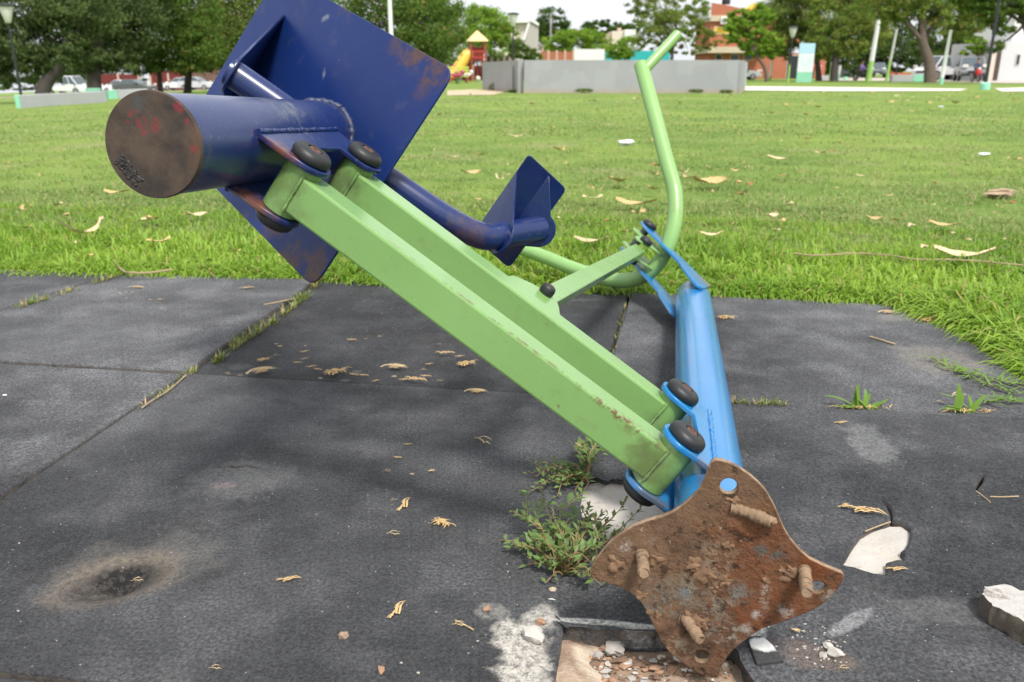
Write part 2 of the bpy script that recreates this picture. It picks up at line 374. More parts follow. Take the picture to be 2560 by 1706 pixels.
def tile(a, b, r0, r1, mat, g=.0055, dz=0.0, tilt=(0, 0), outline=None, holes=()):
    q = outline or inset([a[r1], b[r1], b[r0], a[r0]], g)
    pts = outline or round_poly(jag(q + [q[0]], .0012, 14, hash((a['t'][0], r0)) % 999), .003, 1)
    c = (sum(p[0] for p in pts) / len(pts), sum(p[1] for p in pts) / len(pts))
    M = Matrix.Translation((c[0], c[1], -.0165 + dz)) @ Matrix.Rotation(tilt[0], 4, 'X') @ Matrix.Rotation(tilt[1], 4, 'Y') @ Matrix.Translation((-c[0], -c[1], 0))
    o = plate('rubber_tile', pts, holes, .033, M, mat, surf, bevel=.0045); return o
def px2(l, z=0): return [tuple(gp(x, y, z)[:2]) for x, y in l]
tile(PZ, PC, 't', 'b', T_GREY, tilt=(.001, 0)); tile(PZ, PC, 'b', 'o', T_GREY)
tile(PC, PA, 't', 'b', T_GREY, g=.007, dz=.001); tile(PC, PA, 'b', 'o', T_GREY, g=.0065, dz=-.002, tilt=(.002, .001)); tile(PC, PA, 'o', 'u', T_GREY)
tile(PA, PD, 't', 'b', T_DARK, g=.005, dz=-.006, tilt=(-.001, 0))
def cracks(px, w=.0035):
    """thin jagged slit along a pixel polyline on the ground"""
    c = [Vector(p) for p in px2(px)]; l = []; r = []; n = len(c)
    for i, p in enumerate(c):
        t = (c[min(i + 1, n - 1)] - c[max(i - 1, 0)]).normalized(); k = w * (1 - abs(2 * i / (n - 1) - .9)) * .5 + .0006; q = Vector((-t.y, t.x)) * k
        l.append(tuple(p + q)); r.append(tuple(p - q))
    return l + r[::-1]
def lim(l): return l
hole_l = lim(cracks([(548, 1168), (570, 1164), (590, 1166), (612, 1163), (630, 1166), (652, 1171)], .010))
DC = gp(290, 1452); DRX, DRY, DA = .070, .047, .50
def dish_pt(k, a): x, y = DRX * k * math.cos(a), DRY * k * math.sin(a); return DC.x + x * math.cos(DA) - y * math.sin(DA), DC.y + x * math.sin(DA) + y * math.cos(DA)
big = tile(PA, PD, 'b', 'o', T_MID, g=.0055, holes=[hole_l, [dish_pt(1, i * 2 * math.pi / 48) for i in range(48)]])
def dish():
    vs = []; fs = []; m = 16
    for j in range(m + 1):
        k = 1.03 - 1.03 * j / m
        for i in range(48):
            x, y = dish_pt(max(k, 1e-3), i * 2 * math.pi / 48); t = max(0, 1 - k); z = -.026 * (t * t * (3 - 2 * t)) ** .8 - .0008 + .0012 * mnoise.noise(Vector((x * 90, y * 90, 1))); vs.append((x, y, z if k < 1 else -.0012))
    fs = [(j * 48 + i, j * 48 + (i + 1) % 48, (j + 1) * 48 + (i + 1) % 48, (j + 1) * 48 + i) for j in range(m) for i in range(48)]
    MB().add(vs, fs).build('burnt_dent', T_MID, big, smooth=0, fix=True)
dish()
tile(PD, PE, 't', 'b', T_GREY, g=.005, dz=-.001)
h1 = px2([(1441, 1250), (1452, 1222), (1461, 1203), (1475, 1196), (1493, 1192), (1505, 1197), (1516, 1201), (1530, 1196), (1552, 1198), (1575, 1193), (1610, 1204), (1650, 1230), (1668, 1260), (1690, 1300), (1680, 1345), (1620, 1365), (1560, 1362), (1500, 1350), (1462, 1330), (1448, 1290)])
h2 = px2([(2000 + x / 2.82, 1150 + y / 2.82) for x, y in [(305, 735), (312, 700), (340, 660), (390, 580), (430, 522), (470, 500), (530, 470), (600, 452), (640, 432), (640, 385), (614, 330), (575, 284), (582, 281), (624, 322), (648, 368), (654, 425), (720, 436), (780, 482), (775, 530), (768, 575), (745, 620), (712, 640), (737, 670), (722, 706), (690, 700), (660, 708), (606, 722), (613, 772), (592, 808), (560, 800), (520, 797), (450, 777), (380, 752), (330, 745)]])
h3 = lim(cracks([(2459, 1188), (2453, 1200), (2446, 1212), (2440, 1226)], .007))
br = px2([(1392, 1552), (1420, 1562), (1465, 1566), (1520, 1572), (1580, 1574), (1640, 1576), (1700, 1566), (1770, 1572), (1812, 1592), (1840, 1606), (1856, 1632), (1868, 1662)])
q = inset([PD['o'], PE['o'], PE['b'], PD['b']], .005)
out2 = [(.30, .80), (.31, .70)] + [q[1], q[2]] + jag([q[3], br[0]], .0012, 12, 5) + [br[0]] + jag(br, .0022, 3, 8)
tile(PD, PE, 'b', 'o', T_MID, outline=out2, holes=[h1, h2, h3], dz=.001)
tile(PA, PD, 'o', 'u', T_GREY); tile(PZ, PC, 'o', 'u', T_GREY); tile(PD, PE, 'o', 'u', T_MID, g=.03)

# ------------------------------------------------------------------ the toppled machine (frame T along the post, W along the arms, N across)
far = at(1736, 780, .1016 * FOC / 92); near = at(1770, 1165, .1016 * FOC / 166)
MT = (far - near).normalized(); Xp = Vector((MT.y, -MT.x, 0)).normalized(); Zp = Xp.cross(MT); Zp = Zp if Zp.z > 0 else -Zp
PHI = R_(55); MN = Xp * math.cos(PHI) + Zp * math.sin(PHI); MW = MT.cross(MN); MW = MW if MW.z > 0 else -MW
def M(t, w, n=0.0): return near + MT * t + MW * w + MN * n
def tw(x, y, n=0.0): P = hit(x, y, near + MN * n, MN); d = P - near; return d.dot(MT), d.dot(MW)
def flat(n): return mtx(near + MN * n, MT, MW, MT.cross(MW))     # sheet lying in a t,w plane at height n
ARM_ROT = tuple(Matrix(((MW.x, MT.x, MN.x), (MW.y, MT.y, MN.y), (MW.z, MT.z, MN.z))).to_euler())
def edge_rust(m, c):
    rc = m.mix(m.noise(140, 5, .7), (.060, .026, .014), (.185, .078, .032)); n1 = m.noise(46, 6, .75); n2 = m.noise(120, 5, .75)
    for w, L, th, k in ((.17, .10, .010, 1.0), (.42, .30, .0042, .8), (.15, .07, .022, .45)):
        b = m.ball(M(-.1445, w, .0265) - ROOT, 1.0, .0, 10, .2, (L, th, th), ARM_ROT); f = m.math('MULTIPLY', b, m.step(m.math('ADD', m.math('MULTIPLY', n1, .65), m.math('MULTIPLY', n2, .35)), .47, .54)); c = m.mix(m.math('MULTIPLY', f, k), c, rc)
    for w, n in ((.50, .0), (.40, -.01), (.58, .012), (.30, .005), (.25, -.016), (.36, .014)):
        c = m.mix(m.math('MULTIPLY', m.ball(M(-.1445, w, n) - ROOT, .0035, 1.3, 160, .2), .85), c, rc)
    return c
NS = 1 if MT.cross(MW).dot(MN) > 0 else -1
GREEN = (.172, .318, .098); NAVY = (.0038, .0165, .092); BLUE = (.008, .165, .410)
def grime_at(p, r, col, k, wob=.5, ws=40, soft=.3, st=(1, 1, 1)):
    return lambda m, c: m.mix(m.math('MULTIPLY', m.ball(p - ROOT, r, wob, ws, soft, st), k), c, col)
ROOT = Vector((M(.3, .2).x, M(.3, .2).y, 0.0))
RUSTY = (.17, .062, .025); DIRT = (.10, .075, .045)
P_GREEN = paint('green_enamel', GREEN, .27, .700, 60, .50, .14, .25, extra=[
    edge_rust, grime_at(M(-.14, .1, -.01), .055, (.09, .10, .04), .7, .7, 40, .2),
    grime_at(M(.065, .09, -.02), .05, (.09, .10, .04), .6, .7, 40, .2), grime_at(M(-.128, .724, 0), .06, (.085, .09, .04), .50, .9, 40, .2), grime_at(M(.055, .715, 0), .06, (.085, .09, .04), .65, .8, 40, .2)])
P_HANDLE = paint('green_tube_enamel', (.215, .385, .125), .33, .74, 45, .30, .14, extra=[grime_at(M(1.50, .33, .10), .06, RUSTY, .35, .9, 90, .1)])
HN_ = .045
NAVY_RUST = (.085, .045, .03)
P_NAVY = paint('navy_enamel', NAVY, .30, .725, 45, .35, .25, coat=.35, spec=.35, extra=[lambda m, c: m.mix(m.math('MULTIPLY', m.ball(M(-.03, .83) - ROOT + MN * .055 + Vector((0, 0, .02)), .10, .7, 24, .1), m.math('MULTIPLY', m.step(m.noise(34, 6, .8), .47, .60), .75)), c, m.mix(m.noise(60, 5), (.05, .065, .09), (.19, .20, .20))), grime_at(M(-.168, .75, HN_), .035, RUSTY, .8, 1.1, 70, .1), grime_at(M(-.16, .75, -HN_), .045, RUSTY, .8, 1.1, 70, .1), grime_at(M(.18, .80, 0), .07, (.10, .055, .03), .5, 1.2, 60, .1), grime_at(M(.235, .53, 0), .05, (.12, .06, .03), .4, 1.3, 80, .1), lambda m, c: m.mix(m.math('MULTIPLY', m.step(m.noise(75, 6, .8), .61, .66), .5), c, (.12, .15, .22))])
P_BLUE = paint('sky_blue_enamel', BLUE, .24, .735, 40, .30, .12, coat=.4, extra=[
    grime_at(M(1.27, .0, .05), .055, (.20, .10, .07), .8, .9, 45, .2), grime_at(M(1.18, .04, 0), .05, (.22, .24, .26), .5, .9, 45, .2),
    grime_at(M(-.17, .07, -.035), .06, DIRT, .85, .9, 50, .2), grime_at(M(-.16, .05, .045), .035, DIRT, .7, .9, 60, .2)])
RUBBER = plain('black_rubber', (.017, .018, .020), .48, .3, 30, spec=.42, bump=.15, bscale=80)
BOLT = plain('rusty_bolt', (.105, .048, .034), .85, .5, 120, bump=.6, bscale=200)
mach = thing('exercise_machine', 'toppled outdoor exercise machine with blue post, green arms, navy seat and rusty base plate', 'exercise machine', ROOT)
WROOT.add(mach.name)
# --- base plate: four-pointed, with four bolt holes
PT = -.292; PU = Vector((MT.y, -MT.x, 0)).normalized(); PV = MT.cross(PU); PV = PV if PV.z > 0 else -PV; PO = near + MT * PT
def plane_uv(x, y): d = hit(x, y, PO, MT) - PO; return d.dot(PU), d.dot(PV)
def zc4(l): return [plane_uv(1440 + x / 2.676, 1120 + y / 2.676) for x, y in l]
star = zc4([(905, 85), (930, 71), (970, 75), (1020, 90), (1090, 125), (1160, 170), (1220, 225), (1270, 280), (1310, 350), (1340, 410), (1365, 470), (1390, 530), (1430, 600), (1490, 670), (1560, 730), (1640, 770), (1720, 805), (1775, 825), (1788, 840),
            (1780, 880), (1750, 930), (1700, 990), (1630, 1045), (1540, 1090), (1440, 1130), (1340, 1165), (1260, 1190), (1180, 1235), (1110, 1290), (1050, 1340), (1010, 1390), (975, 1450), (952, 1510), (938, 1526), (900, 1525), (850, 1510), (770, 1470), (690, 1410), (610, 1340), (560, 1270), (530, 1200),
            (500, 1140), (470, 1080), (440, 1030), (400, 985), (350, 950), (290, 920), (220, 895), (150, 875), (103, 852), (94, 818), (120, 760), (170, 690), (230, 620), (300, 565), (380, 515), (470, 480), (560, 455), (640, 425), (700, 385), (760, 335), (810, 285), (850, 225), (875, 160)])
holes = [[(p[0], p[1]) for p in zc4(circ(cx, cy, rx, 22, ry))] for cx, cy, rx, ry in ((1020, 246, 58, 51), (1611, 920, 53, 42), (842, 1383, 49, 40))]
def rust_plate_material():
    m = NT('flaking_rust'); f1 = m.noise(9, 7, .7); f2 = m.noise(34, 7, .72); f3 = m.noise(110, 4, .7)
    c = m.mix(m.step(f2, .3, .7), (.055, .031, .020), (.175, .100, .060))                                     # brown oxide with mud
    c = m.mix(m.step(m.math('ADD', m.math('MULTIPLY', f1, .5), m.math('MULTIPLY', f2, .5)), .50, .60), c, m.mix(f3, (.060, .022, .012), (.200, .066, .022)))
    def B(x, y, r, col, k, wob, ws, st=(1, 1, 1)):
        u, v = plane_uv(1440 + x / 2.676, 1120 + y / 2.676); p = PO + PU * u + PV * v
        fl = m.math('ADD', m.math('MULTIPLY', m.noise(ws * .8 + x % 7, 6, .78), .75), m.math('MULTIPLY', f3, .25)); msk = m.math('MULTIPLY', m.ball(p - ROOT, r * 1.25, .5, ws, .15, st), m.step(fl, .475, .515) if ws > 40 else 1.0)
        return m.mix(m.math('MULTIPLY', msk, k), c, col)
    c = B(900, 300, .085, (.150, .090, .052), .7, 1.3, 22, (1.2, 1, .9)); c = B(300, 720, .085, (.175, .108, .064), .7, 1.2, 22)
    c = B(1330, 940, .080, (.165, .056, .020), .5, 2.0, 34); c = B(1180, 600, .05, (.16, .052, .02), .4, 2.0, 40)
    c = B(590, 1000, .032, (.16, .175, .15), .55, 2.2, 60); c = B(760, 930, .028, (.20, .185, .14), .6, 2.2, 65); c = B(930, 740, .034, (.24, .18, .125), .65, 2.0, 70)
    c = B(1300, 690, .018, (.050, .095, .10), .7, 1.8, 80, (1.6, 1, .8)); c = B(1090, 960, .020, (.15, .165, .15), .7, 1.8, 80); c = B(720, 960, .012, (.07, .13, .18), .55, 1.8, 80)
    c = B(940, 1050, .024, (.21, .19, .15), .7, 1.7, 80); c = B(1020, 1230, .024, (.27, .25, .21), .7, 2.2, 90, (1.6, 1, .7)); c = B(1140, 1195, .010, (.34, .32, .28), .7, 1.3, 90); c = B(700, 1320, .018, (.30, .27, .20), .7, 1.2, 80)
    c = B(1260, 970, .013, (.31, .28, .24), .7, 2.0, 90, (.6, 1, 2)); c = B(1690, 970, .012, (.30, .28, .24), .6, 2.0, 90); c = B(1400, 1080, .012, (.36, .31, .27), .8, 1.4, 90); c = B(1205, 1105, .008, (.45, .43, .40), .9, 1.0, 90)
    c = B(325, 640, .011, (.38, .36, .33), .8, 1.5, 110); c = B(520, 612, .006, (.32, .29, .27), .7, 1.8, 110)
    c = m.mix(m.math('MULTIPLY', m.step(m.noise(46, 6, .75), .55, .63), .80), c, (.026, .016, .012))
    c = m.mix(m.math('MULTIPLY', m.step(m.noise(70, 5, .7), .66, .70), .8), c, (.34, .30, .24))
    ge = m.n('ShaderNodeNewGeometry'); dt = m.n('ShaderNodeVectorMath'); dt.operation = 'DOT_PRODUCT'; m.t.links.new(ge.outputs['True Normal'], dt.inputs[0]); dt.inputs[1].default_value = tuple(MT)
    c = m.mix(m.math('MULTIPLY', m.step(m.math('ABSOLUTE', dt.outputs['Value']), .8, .5), m.math('ADD', .3, m.step(f2, .4, .6), True)), c, (.30, .215, .145))
    h = m.math('ADD', m.math('MULTIPLY', f2, 1.4), m.math('MULTIPLY', f3, .55)); h = m.math('ADD', h, m.math('MULTIPLY', m.step(f1, .45, .62), .5))
    return m.done(c, .86, 0, m.bump(h, .9, .0045), spec=.22)
RUSTP = rust_plate_material(); MUD = plain('dried_mud', (.185, .112, .068), .95, .45, 60, bump=.8, bscale=110, spec=.15)
ROD = plain('muddy_threaded_rod', (.22, .150, .095), .9, .65, 55, bump=.7, bscale=140, spec=.2)
pm = mtx(PO, PU, PV, PU.cross(PV))
bp = plate('base_plate', star, holes, .009, pm, RUSTP, mach, bevel=.0014)
tag(bp, 'rusty four-pointed base plate with broken bolt stubs')
def rod(x0, y0, bend, L):
    u, v = plane_uv(1440 + x0 / 2.676, 1120 + y0 / 2.676); p = PO + PU * u + PV * v; pts = []; rs = []
    rr = random.Random(int(x0))
    for i in range(49):
        k = i / 48; pts.append(p - MT * (L * k) + (PU * bend[0] + PV * bend[1]) * k + (PU * rr.uniform(-1, 1) + PV * rr.uniform(-1, 1)) * .0005)
        rs.append(.0069 + (.00016 if i % 4 < 2 else -.00014) + .0006 * math.sin(i * .23 + x0) + rr.uniform(-.0006, .0006))
    rs[0] = .0098; rs[1] = .0085; rs[-2] = .0066; rs[-1] = .0056
    t = MB().tube(pts, rs, 14); o = t.build('bolt_stub', ROD, bp, smooth=35)
rod(1050, 395, (.044, -.008), .014); rod(440, 700, (.004, -.003), .044); rod(1528, 805, (-.004, -.004), .048); rod(728, 1130, (.018, -.012), .026)
mud = MB()
for i, (x, y, r) in enumerate([(800, 770, .011), (870, 840, .013), (905, 870, .010), (1000, 880, .010), (930, 930, .009), (830, 800, .008), (1020, 640, .009), (530, 735, .010), (1385, 810, .010), (1450, 800, .009), (840, 1160, .012), (450, 975, .009), (265, 765, .014), (265, 775, .009), (530, 1095, .008), (1265, 870, .006), (1240, 1000, .005), (1050, 345, .009), (760, 1120, .010), (1400, 840, .009)]):
    u, v = plane_uv(1440 + x / 2.676, 1120 + y / 2.676); mud.lump(PO + PU * u + PV * v - MT * .0035, (r * .80, r * .62, r * .32), i, 3, 1.15, (PU, PV, -MT))
mud.build('mud_crust', MUD, bp, smooth=60)['kind'] = 'stuff'
# --- post
MB().tube([M(t, 0) for t in (PT + .004, -.1, .2, .5, .8, 1.1, 1.27)], .0508, 40).build('post', P_BLUE, mach, smooth=40)
MB().lathe(M(1.268, 0), MT, [(.0508, 0), (.0505, .008), (.044, .016), (.028, .022), (.0, .024)], 40).build('end_cap', P_BLUE, mach, smooth=50)
def bead(pts, r, mat, parent, seed=0):
    b = MB(); rr = random.Random(seed); P = []; n = len(pts)
    for i in range(n - 1):
        k = max(2, int((Vector(pts[i + 1]) - Vector(pts[i])).length / .0035))
        for j in range(k): P.append(Vector(pts[i]).lerp(Vector(pts[i + 1]), j / k) + Vector([rr.uniform(-1, 1) * r * .18 for _ in range(3)]))
    P.append(Vector(pts[-1])); b.tube(P, [r * rr.uniform(.8, 1.2) for _ in P], 8); return b.build('weld_bead', mat, parent, smooth=60)
# --- pivots
LF, LB, UF, UB = (-.118, .083), (.0645, .089), (-.128, .724), (.0550, .715)
def boss(p, n, side, parent, r=.029):
    o = M(p[0], p[1], n); ax = MN * side
    k = MB().lathe(o, ax, [(.006, -.001), (r * .90, 0), (r * .97, .003), (r * .97, .008), (r * .91, .0125), (r * .77, .0158), (r * .52, .0172), (r * .38, .0172), (r * .34, .0140), (.0, .0135)], 32).build('rubber_cap', RUBBER, parent, smooth=60)
    b = MB().lathe(o + ax * .0130, ax, [(r * .31, 0), (r * .33, .0035), (r * .27, .0042), (r * .15, .0042), (r * .12, .0015), (0, .001)], 6).build('bolt_head', BOLT, k)
    return k
HN = .042
def bracket(name, outline, n, mat, base, side):
    o = plate(name, outline, [], .008, mtx(near + MN * n, MT, MW, MT.cross(MW)), mat, mach, bevel=.001); return o
def lobes(pf, pb, wb, tb0, tb1, up):
    """bracket outline: base along the tube, two rounded ears round the pivots"""
    s = 1 if up else -1     # ears point to -w for the upper bracket
    r = .033; o = []
    if up:
        o += [(tb0, wb), (tb1, wb)]; o += circ(pb[0], pb[1], r, 12, None, .30, -math.pi * .82); o += [(pb[0] - r * 1.05, pb[1] + .028), (pf[0] + r * 1.3, pf[1] + .024)]; o += circ(pf[0], pf[1], r, 12, None, -.1, -math.pi * .95)
    else:
        o += [(tb1, wb), (tb0, wb)]; o += circ(pf[0], pf[1], r, 12, None, math.pi * 1.15, 0.15); o += [(pf[0] + r * 1.25, pf[1] - .030), (pb[0] - r * 1.2, pb[1] - .028)]; o += circ(pb[0], pb[1], r, 12, None, math.pi * .9, -.25)
    return o
for sgn in (1, -1):
    bu = bracket('seat_tube_bracket', lobes(UF, UB, .785, -.168, .098, True), HN * sgn, P_NAVY, 0, sgn)
    boss(UF, (HN + .004) * sgn, sgn, bu); boss(UB, (HN + .004) * sgn, sgn, bu)
    bl = bracket('post_bracket', lobes(LF, LB, .030, -.150, .098, False), HN * sgn, P_BLUE, 0, sgn)
    boss(LF, (HN + .004) * sgn, sgn, bl); boss(LB, (HN + .004) * sgn, sgn, bl)
    bead([M(-.166, .788, (HN + .0045) * sgn), M(-.05, .788, (HN + .0045) * sgn), M(.096, .788, (HN + .0045) * sgn)], .0038, P_NAVY, bu, 3 + sgn)
    bead([M(-.150, .031, (HN + .0045) * sgn), M(.096, .031, (HN + .0045) * sgn)], .0034, P_BLUE, bl, 5 + sgn)
# --- the two parallel green arms
for lo, hi, nm in ((LF, UF, 'near'), (LB, UB, 'far')):
    d = Vector((hi[0] - lo[0], hi[1] - lo[1])); L = d.length; d /= L
    ax = (MT * d.x + MW * d.y).normalized(); sx = (MT - ax * MT.dot(ax)).normalized()
    arm = MB().box((M(*lo) + M(*hi)) / 2, (.0255, L / 2 - .012, .0275), (sx, ax, MN)).build('parallel_arm', P_GREEN, mach, bevel=.0035)
    for p in (lo, hi):
        MB().tube([M(p[0], p[1], n) for n in (-.0365, -.02, .02, .0365)], .0262, 30).build('pivot_sleeve', P_GREEN, arm, smooth=40)
    for p, s in ((lo, 1), (hi, -1)):
        e = M(*p) + ax * (.0125 * s)
        bead([e - sx * .0262 - MN * .027, e - sx * .0262 + MN * .027], .0026, P_GREEN, arm, 9); bead([e - sx * .024 + MN * .0285, e + sx * .024 + MN * .0285], .0022, P_GREEN, arm, 11)
# --- navy seat tube with closed rusty end
def disc_material():
    m = NT('rusty_tube_end'); f = m.noise(26, 6, .68); c = m.mix(m.step(f, .3, .7), (.024, .018, .016), (.072, .048, .034)); c = m.mix(m.math('MULTIPLY', m.step(m.noise(11, 4), .50, .70), .7), c, (.100, .056, .033))
    o = M(-.31, .83) - ROOT; U2, V2 = DU, DV
    def red(u, v, r, k, st=1): return m.mix(m.math('MULTIPLY', m.ball(o + U2 * u + V2 * v, r * .8, 1.2, 300, .2), k), c, (.19, .014, .026))
    for u, v, r in MARKS: c = red(u, v, r, .70)
    c = m.mix(m.math('MULTIPLY', m.ball(o + U2 * -.012 + V2 * .046, .014, .7, 90, .2), .7), c, (.045, .052, .055))
    return m.done(c, .62, 0, m.bump(m.math('ADD', m.noise(90, 5, .7), m.math('MULTIPLY', f, .8)), .5, .0016), spec=.4)
DU = Vector((MT.y, -MT.x, 0)).normalized(); DV = MT.cross(DU); DV = DV if DV.z > 0 else -DV
def duv(x, y):
    P = hit(260 + x / 5.6, 220 + y / 5.6, M(-.31, .83), MT); d = P - M(-.31, .83); return d.dot(DU), d.dot(DV)
MARKS = [(*duv(x, y), r) for x, y, r in [(380, 370, .006), (350, 330, .003), (460, 330, .004), (480, 460, .005), (530, 560, .006), (490, 520, .005), (560, 420, .0035), (580, 470, .0035), (600, 520, .0035), (630, 600, .004), (565, 640, .005), (705, 540, .005), (740, 440, .0045), (765, 490, .004), (735, 590, .0055), (775, 560, .004), (700, 500, .0035), (1030, 260, .009), (1080, 320, .006), (1170, 470, .007), (1265, 850, .008), (340, 480, .004)]]
ST_R = .0600
DISCM = disc_material()
seat_tube = MB().tube([M(t, .83) for t in (-.305, -.2, -.1, 0, .1, .168)], ST_R, 48).build('seat_tube', P_NAVY, mach, smooth=40)
# worn top and pale scuffs on the navy tube are in its own paint
disc = MB().lathe(M(-.311, .83), MT, [(ST_R + .0012, 0), (ST_R + .0022, .002), (ST_R + .0022, .006), (ST_R - .002, .0075)], 64).build('tube_end_plate', DISCM, mach, smooth=40)
pit_ = MB(); rr = random.Random(4)
for i in range(120):
    x, y = 150 + 260 * rr.random() ** .8, 1010 + 360 * rr.random()
    x, y = (lambda a, b: (175 + a * 270 + b * 110, 1050 + a * 330 - b * 100))(rr.random(), rr.random())
    u, v = duv(x, y)
    if math.hypot(u, v) < ST_R - .002: pit_.lump(M(-.311, .83) + DU * u + DV * v, (.0022 * rr.uniform(.6, 1.5), .0018 * rr.uniform(.6, 1.4), .0013), i, 1, .6, (DU, DV, MT))
pit_.build('tar_crust', plain('tar', (.022, .019, .018), .5, .3, 80), disc, smooth=60)['kind'] = 'stuff'
# --- bent navy pipe carrying the seat and the footrest
S1 = Vector((.158, 1.004)); S2 = Vector((.236, .572))
def bez(a, b, c, n): return [(1 - t) ** 2 * a + 2 * t * (1 - t) * b + t * t * c for t in [i / n for i in range(n + 1)]]
E1 = at(1200, 597, 1.515); E2 = at(1350, 571, 1.625)
ed = (E2 - E1).normalized(); sdir = (M(*S2) - M(*S1)).normalized()
pts = [M(*S1) - sdir * .012, M(*S1).lerp(M(*S2), .33), M(*S1).lerp(M(*S2), .66)] + bez(M(*S1).lerp(M(*S2), .84), M(*S2) + sdir * .038, E1 + ed * .02, 12) + [E1.lerp(E2, .5), E2]
MB().tube(pts, .0247, 32).build('seat_pipe', P_NAVY, mach, smooth=40)
bead([M(.166 + .010 * math.cos(a * 2), .83 + .060 * math.sin(a), .060 * math.cos(a)) for a in [i * math.pi / 12 for i in range(0, 25)]], .0058, paint('bare_weld', (.016, .026, .075), .5, .62, 60), mach, 2)
# --- big square seat seen from below
d1 = ray(-5098, 9580).normalized(); d2 = ray(-893, -973).normalized(); sn = d1.cross(d2).normalized()
sn = sn if sn.dot(FW) > 0 else -sn
SP = M(*S1).lerp(M(*S2), .35) + sn * .062
def seat_uv(x, y): return hit(x, y, SP, sn)
su = d2; sv = sn.cross(su)
def suv(x, y): d = seat_uv(x, y) - SP; return d.dot(su), d.dot(sv)
def rust_edge(m, c):
    for x, y, r, k in ((1050, 130, .05, .85), (1100, 175, .045, .7), (1060, 230, .03, .35), (990, 120, .03, .5), (790, 690, .035, .95), (720, 640, .04, .75), (650, 600, .026, .8), (610, 560, .024, .7), (690, 570, .04, .6), (745, 640, .04, .6), (800, 650, .03, .6), (870, 20, .03, .4), (650, 535, .02, .4)):
        c = m.mix(m.math('MULTIPLY', m.ball(seat_uv(x, y) - ROOT, r, 1.4, 34, .1), k), c, m.mix(m.noise(90, 4), (.045, .032, .028), (.125, .060, .035)))
    for x, y, r, st in ((818, 45, .014, (1.8, .7, .7)), (811, 190, .013, (.45, .8, 1.6)), (850, 152, .004, (1, 1, 1))):
        c = m.mix(m.math('MULTIPLY', m.ball(seat_uv(x, y) - ROOT, r, .8, 80, .1, st), .55), c, (.22, .24, .26))
    for x, y, r in ((852, 149, .0022), (588, 180, .003), (608, 192, .004), (635, 192, .006)):
        c = m.mix(m.math('MULTIPLY', m.ball(seat_uv(x, y) - ROOT, r, .3, 80, .3), .9), c, (.48, .04, .12))
    return c
P_SEAT = paint('navy_seat_enamel', (.0042, .0195, .108), .38, .70, 60, .25, .22, extra=[rust_edge], spec=.22)
sq = round_poly([suv(*p) for p in [(439, 367), (701, -69), (1140, 178), (785, 722)]], [.02, .03, .034, .034], 7)
if sum(a[0] * b[1] - b[0] * a[1] for a, b in zip(sq, sq[1:] + sq[:1])) < 0: sq = sq[::-1]
seat = plate('seat', sq, [], .0045, mtx(SP, su, sv, su.cross(sv)), P_SEAT, mach, bevel=.0012)
def rib(parent, apex, foot, q, axis, plate_pt, name='rib', r=.032):
    """gusset: touches the plate from apex to foot, narrows and rounds over the pipe at q"""
    n = axis.normalized(); u = (apex - foot).normalized(); u = (u - n * u.dot(n)).normalized(); v = n.cross(u)
    def P(p): d = p - q; return (d.dot(u), d.dot(v))
    a, f = Vector(P(apex)), Vector(P(foot)); s = 1 if a.y < 0 else -1; k = 10
    ang = math.atan2(-a.y, -a.x * .2)
    arc = []
    base = math.pi / 2 * s
    for i in range(k + 1):
        th = base + (i / k - .5) * 2.3; arc.append((r * math.cos(th), r * math.sin(th)))
    if (Vector(arc[0]) - a).length > (Vector(arc[-1]) - a).length: arc = arc[::-1]
    o = [tuple(a)] + arc + [tuple(f)]
    if sum(x[0] * y[1] - y[0] * x[1] for x, y in zip(o, o[1:] + o[:1])) < 0: o = o[::-1]
    return plate(name, o, [], .0045, mtx(q, u, v, n), P_NAVY, parent, bevel=.001)
# --- small footrest plate with two gussets
fN = MN; TC = at(1322, 385, 1.565); RC = at(1417, 473, 1.60)
fu = (RC - TC).normalized(); FLEN = .195
fv = (fN - fu * fN.dot(fu)).normalized()
fk = (-FLEN * fN.dot(fu), -FLEN * fN.dot(fv)); fw = (RC - TC).length
fq = round_poly([(0, 0), fk, (fk[0] + fw, fk[1]), (fw, 0)], [.008, .012, .012, .012], 5)
fzz = fu.cross(fv)
P_FOOT = paint('navy_footrest_enamel', (.0035, .0145, .080), .14, .75, 50, .2, .2, coat=.2, spec=.35)
foot = plate('footrest', fq, [], .004, mtx(TC, fu, fv, fzz), P_FOOT, mach, bevel=.001)
FW_ = (RC - TC).length
def onfoot(k, l): return TC + fu * (FW_ * k) - fN * l
def gusset(pts, thick, name, parent):
    """flat sheet through 3-D corner points"""
    c = sum(pts, Vector()) / len(pts); u = (pts[0] - c).normalized(); n = Vector()
    for i in range(len(pts)): n += (pts[i] - c).cross(pts[(i + 1) % len(pts)] - c)
    n.normalize(); u = (u - n * u.dot(n)).normalized(); v = n.cross(u)
    return plate(name, [((p - c).dot(u), (p - c).dot(v)) for p in pts], [], thick, mtx(c, u, v, n), P_NAVY, parent, bevel=.0008)
def gus(k, l0, l1, q, rimg):
    a = onfoot(k, l0); b = onfoot(k, l1); m_ = (a + b) / 2; d = (q - m_).normalized(); n = (a - b).cross(d).normalized(); u = (a - b).normalized(); w = u.cross(n); w = w if w.dot(d) > 0 else -w
    arc = [q + (u * math.cos(t) + w * math.sin(t)) * rimg for t in [math.pi * (.06 + .80 * i / 12) for i in range(13)]]
    return gusset([a] + arc + [b], .0045, 'gusset', foot)
